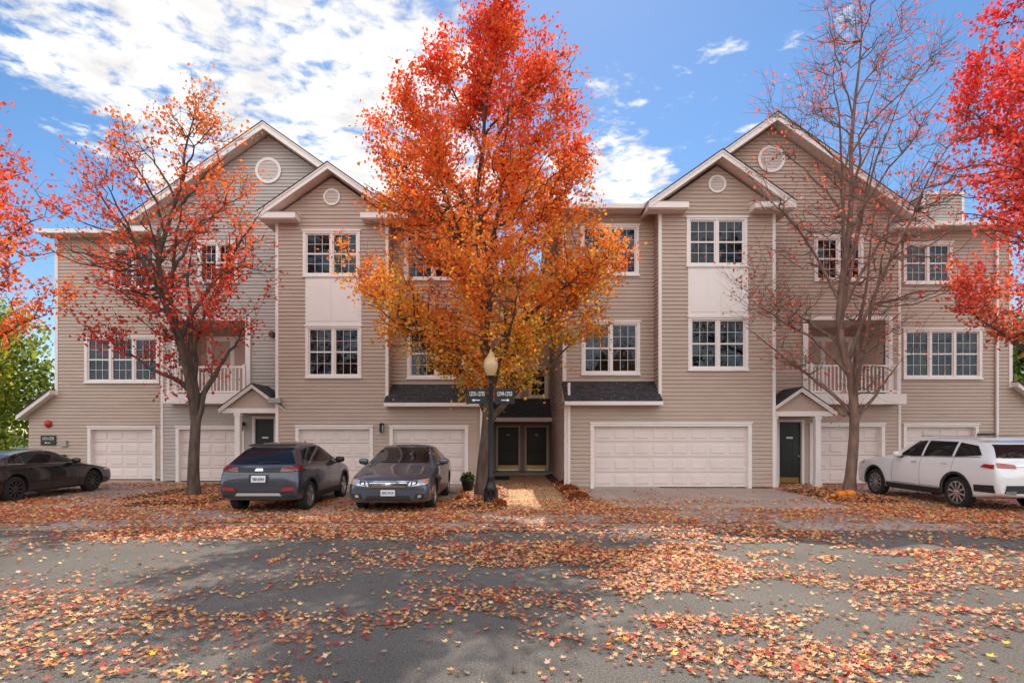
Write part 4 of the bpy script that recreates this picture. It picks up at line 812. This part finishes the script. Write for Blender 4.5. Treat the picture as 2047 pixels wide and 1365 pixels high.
# --- white SUV
pw=paint('paint_white',(.80,.80,.81),0,.3); M['pw']=pw
suv=[(0,0,.40,.74,.80,.76,.55),(.06,.06,.30,.86,.93,.88,.66),(.35,.35,.25,.97,1.03,.95,.72),(.95,.95,.24,1.05,1.11,.98,.76),(1.4,1.35,.24,1.09,1.16,.985,.78),(1.65,2.25,.24,1.11,1.60,.985,.68),(2.5,2.8,.24,1.12,1.67,.985,.69),(3.6,3.6,.24,1.14,1.66,.985,.68),(4.3,4.3,.26,1.18,1.61,.975,.66),(4.7,4.62,.30,1.17,1.53,.965,.62),(4.90,4.95,.34,1.12,1.18,.955,.76),(5.02,5.02,.36,.95,1.0,.94,.75),(5.07,5.07,.40,.80,.85,.88,.66)]
def f_suv(k):
    sd,f=k['side'],k['fr']
    f([(-.72,1.18),(.72,1.18),(.60,1.54),(-.60,1.54)],'cglass','f',off=.006,nv=10); f([(-.78,1.20),(.78,1.20),(.60,1.49),(-.60,1.49)],'cglass','r',off=.006,nv=8)
    f([(-.62,1.53),(.62,1.53),(.6,1.57),(-.6,1.57)],'pw','r',off=.07,nv=3)
    for s in (-1,1):
        sd([(1.95,1.16),(2.75,1.17),(2.75,1.56),(2.42,1.54)],'cglass',s); sd([(2.82,1.17),(3.75,1.19),(3.72,1.54),(2.82,1.56)],'cglass',s); sd([(3.82,1.19),(4.55,1.25),(4.30,1.46),(3.80,1.53)],'cglass',s)
        sd([(1.85,1.125),(4.55,1.205),(4.55,1.225),(1.85,1.145)],'chrome',s,off=.008,nu=16,nv=1)
        sd([(1.5,.26),(3.5,.26),(3.5,.42),(1.5,.42)],'plast',s,off=.008); sd([(1.5,.43),(3.5,.43),(3.5,.445),(1.5,.445)],'chrome',s,off=.014,nv=1)
        for t in (1.0,3.93): k['arch'](t,'plast',s,.42,.48)
        f([(s*.50,.98),(s*.88,1.0),(s*.86,1.10),(s*.52,1.06)],'tail','r',off=.012); sd([(4.62,1.0),(4.95,.97),(4.93,1.06),(4.72,1.07)],'tail',s,off=.010)
        f([(s*.55,.42),(s*.78,.44),(s*.78,.50),(s*.55,.5)],'chrome','r',off=.012,nv=2); sd([(.12,.84),(.5,.88),(.5,.96),(.2,.93)],'lens',s,off=.008); sd([(4.45,.45),(4.98,.45),(4.96,.62),(4.45,.60)],'plast',s,off=.006)
        g=G(); g.box(s*.62-.018,s*.62+.018,k['L']/2-4.1,k['L']/2-2.4,1.665,1.69,'chrome'); g.build('roof_rail',k['e'],bevel=.006).matrix_parent_inverse=Matrix.Identity(4)
    f([(-.8,.45),(.8,.45),(.76,.62),(-.76,.62)],'plast','r',off=.006); f([(-.16,.82),(.16,.82),(.16,.95),(-.16,.95)],'plate','r',off=.014,nv=2); f([(-.5,1.02),(.5,1.02),(.5,1.05),(-.5,1.05)],'chrome','r',off=.014,nv=1)
    handles(k,(2.6,3.6),1.02,'chrome'); seams(k,[(1.72,.42,1.8,1.1),(2.78,.42,2.785,1.15),(3.78,.6,3.85,1.17),(1.75,.46,3.4,.46)]); mirrorpart(k,2.1,1.2,k['W'],'pw')
car('parked_car',(11.28,12.3+2.53,.06),math.radians(0.8),5.07,1.97,suv,(1.0,3.93),.37,pw,f_suv,spokes=10)
# ------------------------------------------------ world
SUN_EL=math.radians(50); SUN_AZ=math.radians(5)
wd=bpy.data.worlds.new("World"); S.world=wd; wd.use_nodes=True; nt=wd.node_tree; nt.nodes.clear(); L=nt.links
out=nd(nt,'ShaderNodeOutputWorld'); bg=nd(nt,'ShaderNodeBackground'); bg.inputs[1].default_value=.15
sky=nd(nt,'ShaderNodeTexSky'); sky.sky_type='NISHITA'; sky.sun_disc=False; sky.sun_elevation=SUN_EL; sky.sun_rotation=SUN_AZ; sky.air_density=1.0; sky.dust_density=.15; sky.ozone_density=2.5
tc=nd(nt,'ShaderNodeTexCoord'); sep=nd(nt,'ShaderNodeSeparateXYZ'); L.new(tc.outputs['Generated'],sep.inputs[0])
def mth(op,a,b=None,clamp=False):
    n=nd(nt,'ShaderNodeMath',operation=op); n.use_clamp=clamp
    for i,v in enumerate((a,b)):
        if v is None: continue
        if isinstance(v,(int,float)): n.inputs[i].default_value=v
        else: L.new(v,n.inputs[i])
    return n.outputs[0]
zc=mth('MAXIMUM',sep.outputs['Z'],.06); u=mth('DIVIDE',sep.outputs['X'],zc); v=mth('DIVIDE',sep.outputs['Y'],zc)
cmb=nd(nt,'ShaderNodeCombineXYZ'); L.new(u,cmb.inputs[0]); L.new(v,cmb.inputs[1])
def noisew(scale,detail,rough,off,sc=(1,1,1)):
    mp=nd(nt,'ShaderNodeMapping'); mp.inputs['Location'].default_value=off; mp.inputs['Scale'].default_value=sc; L.new(cmb.outputs[0],mp.inputs[0]); n=nd(nt,'ShaderNodeTexNoise'); n.inputs['Scale'].default_value=scale; n.inputs['Detail'].default_value=detail; n.inputs['Roughness'].default_value=rough; n.inputs['Distortion'].default_value=.3; L.new(mp.outputs[0],n.inputs[0]); return n.outputs['Fac']
def lobe(px,py,lo,hi):
    d=Vector((px-CX,F,HY-py)).normalized(); n=nd(nt,'ShaderNodeVectorMath',operation='DOT_PRODUCT'); L.new(tc.outputs['Generated'],n.inputs[0]); n.inputs[1].default_value=d
    r=nd(nt,'ShaderNodeMapRange'); r.inputs[1].default_value=lo; r.inputs[2].default_value=hi; r.interpolation_type='SMOOTHSTEP'; L.new(n.outputs['Value'],r.inputs[0]); return r.outputs[0]
fa=noisew(2.4,9,.62,(3.1,1.7,0)); fb=noisew(13,6,.6,(7,2,0))
cov=mth('MAXIMUM',lobe(580,140,.935,.982),lobe(330,20,.962,.992)); cov=mth('MAXIMUM',cov,lobe(740,330,.965,.990)); cov=mth('MAXIMUM',cov,mth('MULTIPLY',lobe(1210,400,.988,.998),.95)); cov=mth('MAXIMUM',cov,mth('MULTIPLY',lobe(1330,230,.975,.998),.42)); cov=mth('MAXIMUM',cov,mth('MULTIPLY',lobe(1480,60,.975,.998),.30))
back=nd(nt,'ShaderNodeMapRange'); back.inputs[1].default_value=.25; back.inputs[2].default_value=-.25; back.inputs[3].default_value=0; back.inputs[4].default_value=1; L.new(sep.outputs['Y'],back.inputs[0])  # mask for unseen clouds behind the camera, added to light the facade
cov=mth('MAXIMUM',cov,back.outputs[0]); cov=mth('MAXIMUM',cov,.16)
base=mth('ADD',mth('MULTIPLY',fa,.62),mth('MULTIPLY',fb,.38))
th=mth('SUBTRACT',.70,mth('MULTIPLY',cov,.26)); den=nd(nt,'ShaderNodeMapRange'); L.new(mth('SUBTRACT',base,th),den.inputs[0]); den.inputs[1].default_value=-.05; den.inputs[2].default_value=.08; den.interpolation_type='SMOOTHSTEP'
shade=noisew(5,5,.5,(1,9,0)); cr=nd(nt,'ShaderNodeMapRange'); L.new(shade,cr.inputs[0]); cr.inputs[1].default_value=.35; cr.inputs[2].default_value=.65; cr.inputs[3].default_value=5.9; cr.inputs[4].default_value=8.4
boost=mth('MULTIPLY',cr.outputs[0],mth('ADD',1.0,mth('MULTIPLY',back.outputs[0],.9)))  # added rear clouds made brighter as fill for the shaded front
cc=nd(nt,'ShaderNodeVectorMath',operation='SCALE'); cc.inputs[0].default_value=(1.0,.985,.97); L.new(boost,cc.inputs['Scale'])
hs=nd(nt,'ShaderNodeHueSaturation'); hs.inputs['Saturation'].default_value=1.18; hs.inputs['Value'].default_value=.98; L.new(sky.outputs[0],hs.inputs['Color'])
mx=nd(nt,'ShaderNodeMix',data_type='RGBA'); L.new(den.outputs[0],mx.inputs['Factor']); L.new(hs.outputs[0],mx.inputs['A']); L.new(cc.outputs[0],mx.inputs['B'])
L.new(mx.outputs['Result'],bg.inputs[0]); L.new(bg.outputs[0],out.inputs[0])
sl=bpy.data.lights.new('sun','SUN'); sl.energy=5; sl.angle=math.radians(.5); sl.color=(1,.90,.76); so=bpy.data.objects.new('sun',sl); COL.objects.link(so)
d=Vector((math.sin(SUN_AZ)*math.cos(SUN_EL),math.cos(SUN_AZ)*math.cos(SUN_EL),math.sin(SUN_EL))); so.rotation_euler=d.to_track_quat('Z','Y').to_euler(); so.location=(0,0,30)
cam=bpy.data.cameras.new('camera'); cam.sensor_width=36; cam.lens=36*F/2047; cam.shift_y=(HY-682.5)/2047; cam.clip_end=2000; co=bpy.data.objects.new('camera',cam); co.location=(0,0,EYE); co.rotation_euler=(math.pi/2,0,0); COL.objects.link(co); S.camera=co
S.view_settings.view_transform='Standard'; S.view_settings.look='None'; S.view_settings.exposure=0
